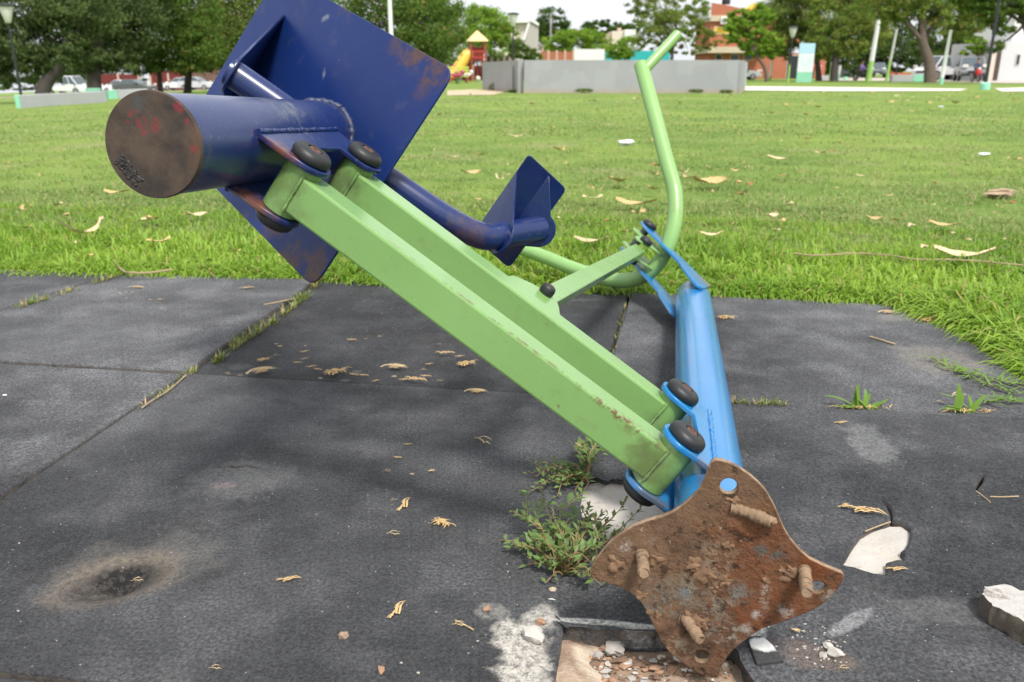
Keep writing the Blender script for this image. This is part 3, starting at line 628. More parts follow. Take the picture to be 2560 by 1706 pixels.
def seat_gusset():
    a = seat_uv(712, 37); b = a - MN * .235; q = M(*S1) - sdir * .006; d = (q - (a + b) / 2).normalized(); n = (a - b).cross(d).normalized(); u = (a - b).normalized(); w = u.cross(n); w = w if w.dot(d) > 0 else -w
    arc = [q + (u * math.cos(t) + w * math.sin(t)) * .036 for t in [math.pi * (.10 + .80 * i / 12) for i in range(13)]]
    gusset([a] + arc + [b], .0045, 'gusset', seat)
seat_gusset()
gus(.02, .04, .175, at(1252, 590, 1.553), .0375); gus(.56, .004, .17, at(1344, 573, 1.62), .036)
# --- green link between arm and handle
K1 = M(.145, .357); K2 = M(1.365, .2085); kd = (K2 - K1).normalized(); kw = MN.cross(kd)
MB().box((K1 + K2) / 2, ((K2 - K1).length / 2 - .012, .0195, .0145), (kd, kw, MN)).build('connecting_link', P_GREEN, mach, bevel=.0025)
lt = P_GREEN
for s in (1, -1):
    MB().tube([K1 + MN * (.016 * s), K1 + MN * (.0005 * s)], .0145, 20).build('link_sleeve', P_GREEN, mach, smooth=40)
    ear = plate('arm_lug', round_poly([(.085, .315), (.085, .425), (.120, .418), (.150, .385), (.166, .356), (.158, .335), (.13, .325)], .012, 4), [], .006, flat(.0215 * s), P_GREEN, mach, bevel=.001)
    boss((.147, .358), .0245 * s, s, ear, .0135)
    # handle lugs
    l2 = plate('handle_lug', round_poly([(1.335, .235), (1.415, .105), (1.50, .165), (1.545, .225), (1.50, .265), (1.44, .225), (1.375, .245)], .016, 4), [], .006, flat(.027 * s), P_HANDLE, mach, bevel=.001)
    boss((1.365, .2085), .030 * s, s, l2, .021)
    # long blue brackets at the far end of the post
    nn = .053 * s
    b2 = plate('far_bracket', round_poly([(1.13, .015), (1.285, -.022), (1.315, .020), (1.50, .170), (1.565, .205), (1.545, .255), (1.47, .225), (1.30, .095), (1.25, .085), (1.13, .040)], .014, 4), [], .009, flat(nn), P_BLUE, mach, bevel=.0012)
    boss((1.530, .222), nn + .0045 * s, s, b2, .026)
MB().tube([M(1.53, .222, n) for n in (-.05, .05)], .014, 16).build('pivot_axle', plain('dull_steel', (.12, .12, .125), .5, .2, 30, metal=.6), mach, smooth=40)
# --- forked green handle
HB = M(1.43, .144); al = R_(40); hh = MW * math.cos(al) + MT * math.sin(al)
hnorm = hh.cross(MN)
def H(h, n): return HB + hh * h + MN * n
ctr = [(.555, .446), (.351, .334), (.201, .249), (.118, .206), (.083, .178), (.055, .152), (.030, .121), (.012, .093), (-.003, .060), (-.014, .020), (-.017, -.010), (-.010, -.045), (.006, -.078), (.028, -.104), (.050, -.122), (.080, -.143), (.117, -.163), (.239, -.215), (.40, -.268), (.56, -.33)]
def smooth_path(p, it=2):
    p = [Vector(q) for q in p]
    for _ in range(it):
        o = [p[0]]
        for i in range(len(p) - 1): o += [p[i] * .75 + p[i + 1] * .25, p[i] * .25 + p[i + 1] * .75]
        o.append(p[-1]); p = o
    return p
hb = MB().tube(smooth_path([H(*q) for q in ctr]), .0240, 28).build('handle_fork', P_HANDLE, mach, smooth=40)
PLUG = plain('grey_plastic_plug', (.16, .15, .17), .6, .2, 20)
top = H(*ctr[0]); tdir = (top - H(*ctr[1])).normalized()
MB().lathe(top - tdir * .001, tdir, [(.0232, 0), (.0215, .004), (.013, .0075), (0, .008)], 24).build('end_plug', PLUG, hb, smooth=50)
g0 = top - tdir * .030; zg = (g0 - EYE).dot(FW); g1 = at(1694, 86, zg + .03)
MB().tube([g0, g0.lerp(g1, .5), g1], .0172, 24).build('hand_grip', P_HANDLE, hb, smooth=40)
MB().lathe(g1, (g1 - g0).normalized(), [(.0165, 0), (.0155, .003), (.008, .005), (0, .0052)], 20).build('grip_plug', P_HANDLE, hb, smooth=50)
gm = M(*ctr[0]) if False else None
low = H(*ctr[-1]); ldir = (low - H(*ctr[-2])).normalized(); g0b = low - ldir * .03
MB().tube([g0b, g0b + (g1 - g0) * .9], .0172, 20).build('hand_grip', P_HANDLE, hb, smooth=40)
# ------------------------------------------------------------------ raised mortar showing through the holes, rubble in the pit
MORTAR = NT('bare_mortar'); _f = MORTAR.noise(16, 6, .7); _c = MORTAR.mix(_f, (.36, .325, .29), (.58, .545, .50)); _c = MORTAR.mix(MORTAR.math('MULTIPLY', MORTAR.step(MORTAR.noise(30, 5, .7), .56, .72), .6), _c, (.58, .43, .30))
_c = MORTAR.mix(MORTAR.math('MULTIPLY', MORTAR.step(MORTAR.noise(55, 4, .7), .64, .70), .7), _c, (.16, .12, .09))
MORTAR = MORTAR.done(_c, .93, 0, MORTAR.bump(MORTAR.math('ADD', MORTAR.noise(60, 6, .75), MORTAR.noise(14, 4)), .8, .006), spec=.2)
def patch(outline, z, amp, seed, mat, step=.008, pit=None):
    P = np.array(outline); x0, y0 = P.min(0) - .004; x1, y1 = P.max(0) + .004
    xs = np.arange(x0, x1, step); ys = np.arange(y0, y1, step); X, Y = np.meshgrid(xs, ys); Z = np.zeros_like(X)
    for i in range(X.shape[0]):
        for j in range(X.shape[1]):
            p = Vector((X[i, j] * 22 + seed, Y[i, j] * 22, seed)); Z[i, j] = z + amp * (mnoise.noise(p) + .5 * mnoise.noise(p * 2.6) + (.3 * mnoise.noise(p * 6)))
    if pit is not None: Z = pit(X, Y, Z)
    ny, nx = X.shape; idx = np.arange(nx * ny).reshape(ny, nx); F = np.stack([idx[:-1, :-1], idx[:-1, 1:], idx[1:, 1:], idx[1:, :-1]], -1).reshape(-1, 4)
    V = np.stack([X.ravel(), Y.ravel(), Z.ravel()], 1); m = link('mortar_bed', np_mesh('mortar_bed', V, F), mat, smooth=0); m['kind'] = 'structure'; return m
patch(h1, -.011, .0035, 3, MORTAR); patch(px2([(2000 + x / 2.82, 1150 + y / 2.82) for x, y in ((310, 442), (775, 442), (775, 800), (310, 800))]), -.0095, .003, 9, MORTAR)
DIRTY = NT('dirt_and_broken_screed'); _f = DIRTY.noise(14, 7, .7); _c = DIRTY.mix(DIRTY.step(_f, .35, .65), (.25, .165, .115), (.47, .355, .27)); _c = DIRTY.mix(DIRTY.math('MULTIPLY', DIRTY.step(DIRTY.noise(40, 5, .7), .58, .68), .6), _c, (.09, .058, .038))
_c = DIRTY.mix(DIRTY.math('MULTIPLY', DIRTY.step(DIRTY.noise(75, 4, .7), .62, .68), .8), _c, (.62, .57, .50)); _c = DIRTY.mix(DIRTY.blob(.11, .885, .035, .05, .2, wob=.5), _c, DIRTY.mix(DIRTY.noise(30, 5), (.55, .42, .31), (.70, .60, .48)))
DIRTY = DIRTY.done(_c, .95, 0, DIRTY.bump(DIRTY.math('ADD', DIRTY.noise(90, 6, .75), DIRTY.noise(26, 4)), .9, .008), spec=.15)
def pitz(X, Y, Z):
    d = np.exp(-((X - .17) / .085) ** 2 - ((Y - .895) / .022) ** 2); return Z - .016 * d + .020 * np.clip((.125 - X) / .05, 0, 1) * np.clip((.935 - Y) / .02, 0, 1)
patch([(.02, .70), (.36, .70), (.36, .96), (.02, .96)], -.0295, .0045, 5, DIRTY, .006, pitz)
CHALK = plain('chalky_rubble', (.46, .43, .39), .95, .3, 40, bump=.6, bscale=90, spec=.15); CLAY = plain('clay_rubble', (.33, .20, .13), .95, .4, 40, bump=.7, bscale=90, spec=.15); GREYR = plain('grey_rubble', (.34, .31, .28), .95, .35, 40, bump=.7, bscale=90, spec=.15)
def stone(name, label, x, y, size, mat, z=None, flatk=.6, seed=0, group=None, cat='stone'):
    g = gp(x, y, 0 if z is None else z); r = size / 2
    m = MB().lump((0, 0, 0), (r, r * .8, r * flatk), seed, 2, .55).build(name, mat, None, smooth=30)
    m.location = (g.x, g.y, (0 if z is None else z) + r * flatk * .75); m.rotation_euler = (0, 0, seed * 1.7); return tag(m, label, cat, group)
rr = random.Random(12)
for mt, cnt in ((CLAY, 130), (GREYR, 90), (CHALK, 45), (plain('brown_soil_crumbs', (.15, .095, .062), .95, .4, 60), 160)):
    rub = MB()
    for i in range(cnt):
        x = rr.uniform(.06, .30); y = rr.gauss(.890, .018) if rr.random() < .7 else rr.uniform(.80, .92)
        if y > .918 - (x - .06) * .10: continue
        r = min(.011, .0014 + rr.expovariate(1 / .0019)); rub.lump((x, y, -.031 + r * .3), (r * rr.uniform(.8, 1.3), r * rr.uniform(.6, 1), r * rr.uniform(.35, .7)), i + cnt, 1, 1.0)
    rub.build('rubble', mt, None, smooth=20)['kind'] = 'stuff'
for i, (x, y, s_, mt, lb) in enumerate([(1535, 1630, .030, GREYR, 'flat pale grey chip lying in the rubble left of the rusty plate'), (1580, 1590, .034, CLAY, 'brown shard leaning under the cut tile edge'), (1510, 1625, .014, CLAY, 'orange brown pebble in the rubble beside the flat grey chip'), (1495, 1645, .016, GREYR, 'small whitish pebble in the rubble below the orange brown pebble'), (1660, 1600, .03, CLAY, 'brown clod wedged under the tile edge beside the rusty plate')]):
    stone('rubble_chip', lb, x, y, s_, mt, -.03, .55, i + 3, 'chips of screed in the hole', 'rubble chip')
stone('stone', 'white broken stone on the corner of the tile at the edge of the hole', 1335, 1600, .032, CHALK, .0, .55, 31)
stone('stone', 'tan pebble wedged highest in the seam below the weed', 1382, 1492, .019, plain('tan_stone', (.42, .33, .24), .9, .3, 50), -.012, .8, 32, 'stones wedged in the seam')
stone('stone', 'pale grey pebble in the middle of the seam stones', 1379, 1516, .019, CHALK, -.012, .8, 33, 'stones wedged in the seam')
stone('stone', 'dark grey pebble lowest of the seam stones', 1378, 1534, .018, plain('slate_stone', (.15, .15, .18), .85, .3, 50), -.012, .7, 34, 'stones wedged in the seam')
stone('stone', 'tan pebble beside the white stone near the hole', 1352, 1560, .013, CLAY, .0, .7, 35)
stone('stone', 'brown pebble alone on the tile left of the chalky patch', 1218, 1527, .011, CLAY, 0, .7, 36)
stone('stone', 'brown pebble at the lower edge right of the picture middle', 860, 1595, .013, plain('brown_stone', (.30, .21, .15), .9, .3, 50), 0, .8, 37)
stone('stone', 'pinkish pebble lowest on the near tile', 954, 1680, .011, CLAY, 0, .7, 38)
stone('stone', 'lump of white mortar on the tile right of the rusty plate', 2086, 1640, .021, CHALK, 0, .6, 39)
stone('stone', 'smaller mortar crumb touching the white mortar lump', 2070, 1622, .015, CHALK, 0, .6, 40)
stone('stone', 'bluish grey crumb left of the white mortar lump', 2058, 1642, .011, GREYR, 0, .6, 41)
crumbs = MB(); rr = random.Random(21)
for i in range(150):
    k = rr.random()
    if k < .45: x, y = 2035 + rr.gauss(0, 45), 1618 + rr.gauss(0, 28)
    elif k < .75: x, y = 1290 + rr.gauss(0, 60), 1600 + rr.gauss(0, 60)
    else: x, y = rr.uniform(20, 2540), rr.uniform(1180, 1690)
    if y > 1700: continue
    g = gp(x, y); 
    if g.x > .03 and g.x < .32 and g.y < .94: continue
    r = rr.uniform(.0008, .0024); crumbs.lump((g.x, g.y, r * .5), (r, r * .8, r * .7), i, 1, .5)
crumbs.build('grit', GREYR, None, smooth=25)['kind'] = 'stuff'
# broken slab of paving at the right edge, black offcut of rubber in the hole
def brokenblock():
    b = MB(); P = [gp(2442, 1530), gp(2450, 1512), gp(2500, 1508), gp(2600, 1540), gp(2700, 1640), gp(2600, 1640), gp(2520, 1590), gp(2470, 1565)]
    rr = random.Random(3); bm = bmesh.new(); top = []; bot = []
    loops = []
    for z, k in ((.001, .96), (.012, 1.0), (.024, .985), (.031, .95)):
        c = sum(P, Vector()) / len(P); lp = []
        for i in range(len(P)):
            a, b2 = P[i], P[(i + 1) % len(P)]
            for j in range(5):
                p = c + (a.lerp(b2, j / 5) - c) * k; lp.append((p.x + rr.uniform(-.0022, .0022), p.y + rr.uniform(-.0022, .0022), z + rr.uniform(-.0015, .0015)))
        loops.append(lp)
    n = len(loops[0]); vs = [v for l in loops for v in l]; fs = [(i * n + k, i * n + (k + 1) % n, (i + 1) * n + (k + 1) % n, (i + 1) * n + k) for i in range(3) for k in range(n)]
    c = sum((Vector(v) for v in loops[-1]), Vector()) / n; vs.append(c + Vector((0, 0, .003))); t = len(vs) - 1; fs += [(3 * n + k, 3 * n + (k + 1) % n, t) for k in range(n)]; fs.append(tuple(range(n - 1, -1, -1)))
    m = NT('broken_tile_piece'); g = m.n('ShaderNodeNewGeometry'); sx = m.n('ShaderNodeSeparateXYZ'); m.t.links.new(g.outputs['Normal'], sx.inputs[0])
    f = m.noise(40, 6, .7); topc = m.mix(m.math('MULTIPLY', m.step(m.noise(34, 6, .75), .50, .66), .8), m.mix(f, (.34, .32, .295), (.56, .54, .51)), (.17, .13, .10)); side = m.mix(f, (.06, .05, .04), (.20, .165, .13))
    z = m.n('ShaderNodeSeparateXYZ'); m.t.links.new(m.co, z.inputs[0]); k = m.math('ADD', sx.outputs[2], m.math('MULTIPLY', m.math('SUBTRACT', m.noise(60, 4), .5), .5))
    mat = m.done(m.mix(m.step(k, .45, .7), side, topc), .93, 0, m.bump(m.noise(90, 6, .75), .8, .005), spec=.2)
    o = MB().add(vs, fs).build('paving_fragment', mat, None, smooth=30, fix=True); tag(o, 'broken block with white top and brown side at the lower right', 'paving fragment')
brokenblock()
oc = MB(); a = [gp(1852, 1650, -.02), gp(1872, 1606, -.0), gp(1925, 1612, .0), gp(1960, 1656, .0), gp(1905, 1700, -.02)]
P3 = [Vector((p.x, p.y, .006)) for p in (gp(1866, 1600), gp(1905, 1598), gp(1932, 1622), gp(1960, 1660), gp(1890, 1668))]
oc.add(P3 + [Vector((p.x, p.y, -.032)) for p in P3], [(0, 1, 2, 3, 4), (9, 8, 7, 6, 5)] + [(i, (i + 1) % 5, 5 + (i + 1) % 5, 5 + i) for i in range(5)])
_m = NT('whitewashed_rubber'); _g = _m.n('ShaderNodeNewGeometry'); _x = _m.n('ShaderNodeSeparateXYZ'); _m.t.links.new(_g.outputs['Normal'], _x.inputs[0]); _q = gp(1905, 1622)
_c = _m.mix(_m.math('MULTIPLY', _m.step(_x.outputs[2], .5, .8), _m.blob(_q.x, _q.y, .020, .016, wob=.6, wscale=70)), _m.mix(_m.noise(200, 3), (.014, .014, .015), (.05, .05, .052)), (.66, .65, .62))
tag(oc.build('rubber_offcut', _m.done(_c, .85, 0, _m.bump(_m.noise(240, 4), .8, .003)), None, fix=True, bevel=.002), 'wedge of black rubber with white paint beside the lowest tip of the rusty plate', 'rubber offcut')

# ------------------------------------------------------------------ grass
def blade_material(name, lo, hi, dry=.10, dryc=(.42, .33, .13), trans=.35):
    m = NT(name); g = m.n('ShaderNodeNewGeometry'); rnd = g.outputs['Random Per Island']; big = m.noise(1.1, 4, .6)
    c = m.mix(m.math('ADD', m.math('MULTIPLY', rnd, .45), m.math('MULTIPLY', m.step(big, .34, .66), .55)), lo, hi)
    r2 = m.math('FRACT', m.math('MULTIPLY', rnd, 37.31)); c = m.mix(m.step(r2, 1 - dry - .02, 1 - dry + .02), c, dryc)
    return m.done(c, .48, 0, spec=.35, trans=trans)
G_EDGE = blade_material('grass_blade_bright', (.135, .275, .018), (.340, .490, .066), .035, trans=.45); G_MID = blade_material('grass_blade_lawn', (.135, .238, .038), (.300, .395, .118), .16, (.46, .40, .20), .45)
def blades(name, n, sampler, length, width, lean, mat, curve=.5, outward=0.0, rng=None, zoff=0.0):
    rng = rng or RNG; x, y = sampler(n); n = len(x); z = gzv(x, y) + zoff
    L = rng.uniform(*length, n); w = rng.uniform(*width, n); az = rng.uniform(0, 2 * np.pi, n); ln = rng.uniform(*lean, n)
    dx, dy = np.cos(az), np.sin(az)
    if outward:
        d, ex, ey = edge_dist(x, y); k = np.exp(-d / .10) * outward; q = np.hypot(ex, ey) + 1e-6; dx = dx * (1 - k * .7) + k * ex / q; dy = dy * (1 - k * .7) + k * ey / q; q = np.hypot(dx, dy) + 1e-6; dx /= q; dy /= q
        ln = np.clip(ln + k * .45, 0, 1.35)
    sx, sy = -dy, dx; V = np.zeros((n, 7, 3)); tz = rng.uniform(-.3, .3, n)
    for i, (t, wk) in enumerate(((0, .75), (.38, 1.0), (.74, .72))):
        a = ln * (1 + curve * (t * 1.6 - .4)); h = L * t * np.cos(np.clip(a * .8, 0, 1.5)); f = L * t * np.sin(np.clip(a * .8, 0, 1.5))
        for j, s_ in ((0, -1), (1, 1)):
            V[:, i * 2 + j, 0] = x + dx * f + sx * w * wk * .5 * s_; V[:, i * 2 + j, 1] = y + dy * f + sy * w * wk * .5 * s_; V[:, i * 2 + j, 2] = z + h + s_ * tz * w * .5
    a = np.clip(ln * (1 + curve * 1.2), 0, 1.55); V[:, 6, 0] = x + dx * L * np.sin(a); V[:, 6, 1] = y + dy * L * np.sin(a); V[:, 6, 2] = z + L * np.maximum(np.cos(a), .05)
    b = (np.arange(n) * 7)[:, None]; T = np.array([[0, 1, 3], [0, 3, 2], [2, 3, 5], [2, 5, 4], [4, 5, 6]]); F = (b[:, None, :] + T[None]).reshape(-1, 3)
    o = link(name, np_mesh(name, V.reshape(-1, 3), F), mat, smooth=0); return tag(o, kind='stuff')
def ring(d0, d1, y1=9.0, xm=1.0):
    def f(n):
        X = []; Y = []; got = 0
        while got < n:
            y = RNG.uniform(.2, y1, n * 2); x = RNG.uniform(-1, 1.0, n * 2) * (.5 + .70 * y) * xm; ok = ~inside(x, y); x, y = x[ok], y[ok]
            d, _, _ = edge_dist(x, y); ok = (d >= d0) & (d < d1); X.append(x[ok]); Y.append(y[ok]); got += ok.sum()
        return np.concatenate(X)[:n], np.concatenate(Y)[:n]
    return f
def wedge(y0, y1):
    def f(n):
        y = y0 * (y1 / y0) ** RNG.uniform(0, 1, n); x = RNG.uniform(-1, 1, n) * (.5 + .66 * y); ok = ~inside(x, y); x, y = x[ok], y[ok]; d, _, _ = edge_dist(x, y); ok = d > .5; return x[ok], y[ok]
    return f
def clumpy(s, thr=.42, sc=9.0):
    def f(n):
        x, y = s(int(n * 1.7)); k = np.array([mnoise.noise(Vector((a * sc, b * sc, 0))) + .5 * mnoise.noise(Vector((a * sc * 2.7, b * sc * 2.7, 4))) for a, b in zip(x, y)]); p = RNG.uniform(0, 1, len(x)); ok = p < np.clip(.55 + k * 1.1, .12, 1); return x[ok][:n], y[ok][:n]
    return f
blades('right_edge_grass', 3200, lambda n: (lambda x, y: (x[~inside(x, y)], y[~inside(x, y)]))(RNG.uniform(1.22, 1.75, n * 2), RNG.uniform(1.6, 2.6, n * 2)), (.06, .13), (.004, .0085), (.35, 1.2), G_EDGE, .6, 1.0)
blades('edge_grass', 15000, ring(0, .14, 3.8), (.030, .085), (.0035, .0075), (.25, 1.15), G_EDGE, .6, 1.0)
blades('verge_grass', 30000, clumpy(ring(.10, .80, 4.4)), (.030, .085), (.004, .0088), (.15, 1.15), G_EDGE, .6, .3)
blades('verge_grass', 24000, clumpy(ring(.70, 1.5, 5.2), sc=4.0), (.025, .065), (.003, .0062), (.2, 1.2), G_EDGE, .6)
def creep(n):
    x = RNG.uniform(-2.4, 1.35, n * 6); y = RNG.uniform(1.5, 3.1, n * 6); ok = inside(x, y); x, y = x[ok], y[ok]; d, _, _ = edge_dist(x, y); k = np.array([mnoise.noise(Vector((a * 5, b * 5, 2))) for a, b in zip(x, y)]); ok = d < np.clip(.012 + k * .11, 0, .09); return x[ok][:n], y[ok][:n]
blades('edge_creeping_grass', 2600, creep, (.025, .06), (.003, .0065), (.7, 1.35), G_EDGE, .5, .8, zoff=.012)
blades('near_lawn_grass', 56000, clumpy(ring(.60, 2.1, 6)), (.018, .052), (.0025, .0055), (.3, 1.25), G_MID, .6)
blades('lawn_grass', 80000, clumpy(wedge(4.0, 12), sc=2.5), (.018, .048), (.0035, .008), (.4, 1.3), G_MID, .6)
blades('far_lawn_grass', 45000, clumpy(wedge(10, 36), sc=1.2), (.025, .055), (.010, .024), (.5, 1.3), G_MID, .6)
# ------------------------------------------------------------------ small plants and litter on the tiles
def strip(mb, pts, w, up=Vector((0, 0, 1))):
    """tapered ribbon blade along pts"""
    n = len(pts); vs = []
    for i, p in enumerate(pts):
        t = (pts[min(i + 1, n - 1)] - pts[max(i - 1, 0)]).normalized(); s = t.cross(up); s = s.normalized() if s.length > 1e-4 else Vector((1, 0, 0))
        k = w * (1 - (i / (n - 1)) ** 2 * .92); vs += [p - s * k, p + s * k]
    mb.add(vs, [(2 * i, 2 * i + 1, 2 * i + 3, 2 * i + 2) for i in range(n - 1)])
def leafq(mb, base, d, L, w, up):
    s = d.cross(up).normalized(); n = s.cross(d).normalized(); m = base + d * (L * .5); e = base + d * L - n * (L * .12)
    mb.add([base, m - s * w + n * (w * .25), e, m + s * w + n * (w * .25), m - n * (w * .1)], [(0, 4, 1), (1, 4, 2), (2, 4, 3), (3, 4, 0)])
SEAM_DRY = blade_material('seam_grass', (.075, .13, .022), (.20, .27, .06), .28, (.40, .29, .14), .2)
def seam(pxl, n, seed, hmax=.035, wd=.012, name='seam_grass', lush=1.0):
    rr = random.Random(seed); P = [gp(*p) for p in pxl]; mb = MB(); Ls = [0]
    for i in range(len(P) - 1): Ls.append(Ls[-1] + (P[i + 1] - P[i]).length)
    for _ in range(n):
        s_ = (rr.random() ** lush) * Ls[-1]; i = max(k for k in range(len(P) - 1) if Ls[k] <= s_); p = P[i].lerp(P[i + 1], (s_ - Ls[i]) / (Ls[i + 1] - Ls[i]))
        dens = mnoise.noise(Vector((s_ * 9, seed, 0)));
        if dens < -.12: continue
        a = rr.uniform(0, 6.283); L = hmax * rr.uniform(.4, 1.25) * (.6 + .6 * max(0, dens)); d = Vector((math.cos(a), math.sin(a), 0)); p = p + d * rr.uniform(0, wd * .6) - Vector((0, 0, .006)); k = rr.uniform(.3, 1.3)
        strip(mb, [p + d * (L * t * math.sin(k * (.5 + t * .6))) + Vector((0, 0, L * t * math.cos(min(1.45, k * (.5 + t * .6))) + .006 * t)) for t in (0, .35, .7, 1)], rr.uniform(.0010, .0024))
    return tag(mb.build(name, SEAM_DRY, None, smooth=0), kind='stuff')
seam([(800, 698), (770, 735), (690, 800), (600, 855), (545, 900)], 620, 1, .040, .022); seam([(470, 935), (420, 980), (350, 1022)], 70, 2, .028, .012); seam([(545, 900), (470, 935)], 60, 6, .03, .010)
seam([(300, 690), (235, 710), (130, 745), (40, 772)], 380, 3, .035, .020); seam([(1830, 1007), (1900, 1012), (1965, 1012)], 150, 4, .026, .014); seam([(1600, 700), (1573, 735), (1552, 800), (1535, 880)], 110, 5, .014, .010)
seam([(780, 695), (840, 700)], 160, 9, .04, .03)
GRASS_TUFT = blade_material('broad_grass_leaf', (.10, .20, .018), (.20, .34, .05), .0, trans=.35); STRAW = plain('dry_straw', (.55, .38, .18), .8, .3, 60, spec=.2); STRAW2 = plain('pale_straw', (.60, .45, .25), .8, .25, 60, spec=.2)
def tuft(name, label, px, py, blades_, seed, sc=1.0, group=None):
    g = gp(px, py); t = thing(name, label, 'grass tuft', g, 0, group); rr = random.Random(seed)
    for i, (a, L, lean) in enumerate(blades_):
        mb = MB(); d = Vector((math.cos(R_(a)), math.sin(R_(a)), 0)); L *= sc; o = Vector((rr.uniform(-.02, .02), rr.uniform(-.006, .006), -.004))
        strip(mb, [o + d * (L * q * math.sin(lean * (.7 + .4 * q))) + Vector((0, 0, L * q * math.cos(min(1.5, lean * (.7 + .4 * q))))) for q in (0, .2, .45, .7, .88, 1)], rr.uniform(.0055, .0085))
        mb.build('leaf', GRASS_TUFT, t, smooth=0)
    mb = MB()
    for i in range(26):
        a = rr.uniform(0, 6.28); d = Vector((math.cos(a), math.sin(a) * .4, 0)); L = rr.uniform(.01, .035); o = Vector((rr.uniform(-.05, .06), rr.uniform(-.006, .006), 0))
        strip(mb, [o, o + d * L * .5 + Vector((0, 0, .006)), o + d * L + Vector((0, 0, .002))], .0014)
    mb.build('dry_base', STRAW, t)['kind'] = 'stuff'; return t
tuft('grass_tuft', 'broad bladed grass tuft in the seam right of the blue post', 2160, 1020, [(170, .075, 1.1), (120, .055, .25), (85, .045, .45), (60, .055, .3), (150, .05, .9), (20, .05, 1.2), (10, .045, .9), (45, .04, .7), (185, .055, 1.3), (200, .04, 1.2), (100, .045, .5)], 1, 1.0, 'grass tufts in the tile seam')
tuft('grass_tuft', 'tall two bladed grass tuft in the seam near the right edge', 2415, 1030, [(150, .080, 1.05), (75, .066, .30), (30, .06, .9), (165, .05, 1.2), (15, .045, 1.2), (110, .04, .5), (180, .06, 1.25), (50, .05, .6)], 2, 1.0, 'grass tufts in the tile seam')
def runner(label, pts, seed, n=9):
    rr = random.Random(seed); P = [gp(*p, .006) for p in pts]; t = thing('grass_runner', label, 'creeping grass', P[0], 0, 'grass runners creeping over the tile edge')
    MB().tube([p - P[0] for p in P], .0013, 6).build('stem', plain('runner_stem', (.26, .24, .09), .7), t)
    mb = MB()
    for i in range(len(P) - 1):
        for k in range(n):
            p = P[i].lerp(P[i + 1], rr.random()) - P[0]; a = rr.uniform(0, 6.28); L = rr.uniform(.015, .05); d = Vector((math.cos(a), math.sin(a), 0)); z = rr.uniform(.2, 1.0)
            strip(mb, [p, p + d * L * .5 + Vector((0, 0, L * .35 * z)), p + d * L + Vector((0, 0, L * .3 * z))], rr.uniform(.0018, .0034))
    mb.build('foliage', GRASS_TUFT, t, smooth=0)['kind'] = 'stuff'
runner('creeping grass runner reaching furthest left over the bare right tile edge', [(2325, 895), (2380, 915), (2430, 935), (2500, 950), (2560, 965)], 1, 13); runner('short grass runner at the upper corner of the right tile', [(2300, 785), (2345, 783), (2400, 790)], 2, 12); runner('leafy runner lying in the bare strip at the right edge', [(2465, 1005), (2500, 1000), (2560, 1005)], 3, 14)
runner('creeping runner below the long one on the right strip', [(2360, 920), (2410, 932), (2470, 960), (2540, 985)], 5, 13)
# weed with reddish stems
WEED_LEAF = blade_material('weed_leaf', (.095, .165, .038), (.190, .280, .085), .04, (.30, .26, .10), .25); WEED_STEM = plain('weed_stem', (.25, .155, .075), .7, .3, 30); SEED_HEAD = plain('seed_spike', (.17, .165, .07), .9, .4, 60)
def weed(label, root, tips, seed, leafL=.026, dens=1.0):
    rr = random.Random(seed); O = gp(*root, -.008); t = thing('weed', label, 'weed', O); st = MB(); lf = MB(); sd = MB()
    for (x, y, z, spike) in tips:
        e = gp(x, y, z) - O; h = rr.uniform(.012, .03) if z < .05 else 0; pts = [(e * q) + Vector((rr.uniform(-.004, .004), rr.uniform(-.004, .004), h * 4 * q * (1 - q))) for q in [i / 7 for i in range(8)]]; pts[0] = Vector()
        st.tube(pts, [.0017 - .0011 * i / 7 for i in range(8)], 5)
        L = e.length; n = int((L / .0055) * dens)
        def leaves(P, n, k0):
            for j in range(n):
                q = k0 + (1 - k0) * j / max(1, n - 1); f = q * (len(P) - 1); i = min(int(f), len(P) - 2); p = P[i].lerp(P[i + 1], f - i); tn = (P[i + 1] - P[i]).normalized()
                sd_ = 1 if j % 2 else -1; side = tn.cross(Vector((0, 0, 1))).normalized() * sd_; d = (tn * rr.uniform(.25, .8) + side * rr.uniform(.4, 1) + Vector((0, 0, rr.uniform(.0, .7)))).normalized()
                ll = leafL * rr.uniform(.55, 1.2) * (1 - .35 * q); leafq(lf, p, d, ll, ll * rr.uniform(.17, .25), Vector((rr.uniform(-.4, .4), rr.uniform(-.4, .4), 1)))
        leaves(pts, n, .10)
        for b in range(rr.randint(1, 3) if L > .05 else 0):
            q = rr.uniform(.3, .8); f = q * 7; i = int(f); p = pts[i].lerp(pts[i + 1], f - i); a = (pts[i + 1] - pts[i]).normalized(); d = (a + a.cross(Vector((0, 0, 1))) * rr.choice((-1, 1)) * rr.uniform(.5, 1) + Vector((0, 0, rr.uniform(.1, .7)))).normalized(); bl = L * rr.uniform(.18, .34)
            bp_ = [p + d * (bl * k / 3) for k in range(4)]; st.tube(bp_, [.0010, .0008, .0007, .0005], 4); leaves(bp_, max(3, int(bl / .006)), .15)
        if spike:
            d = (pts[-1] - pts[-2]).normalized(); d = (d + Vector((0, 0, .8))).normalized()
            for k in range(16):
                p = pts[-1] + d * (.0016 * k) + Vector([rr.uniform(-.0016, .0016) for _ in range(3)]); sd.lump(p, (.0016, .0016, .0018), k, 1, .5)
    st.build('stem', WEED_STEM, t, smooth=60)['kind'] = 'stuff'; lf.build('leaves', WEED_LEAF, t, smooth=0)['kind'] = 'stuff'
    if sd.v: sd.build('seed_head', SEED_HEAD, t, smooth=60)['kind'] = 'stuff'
def z8(x, y): return 1100 + x / 2.222, 1000 + y / 2.222
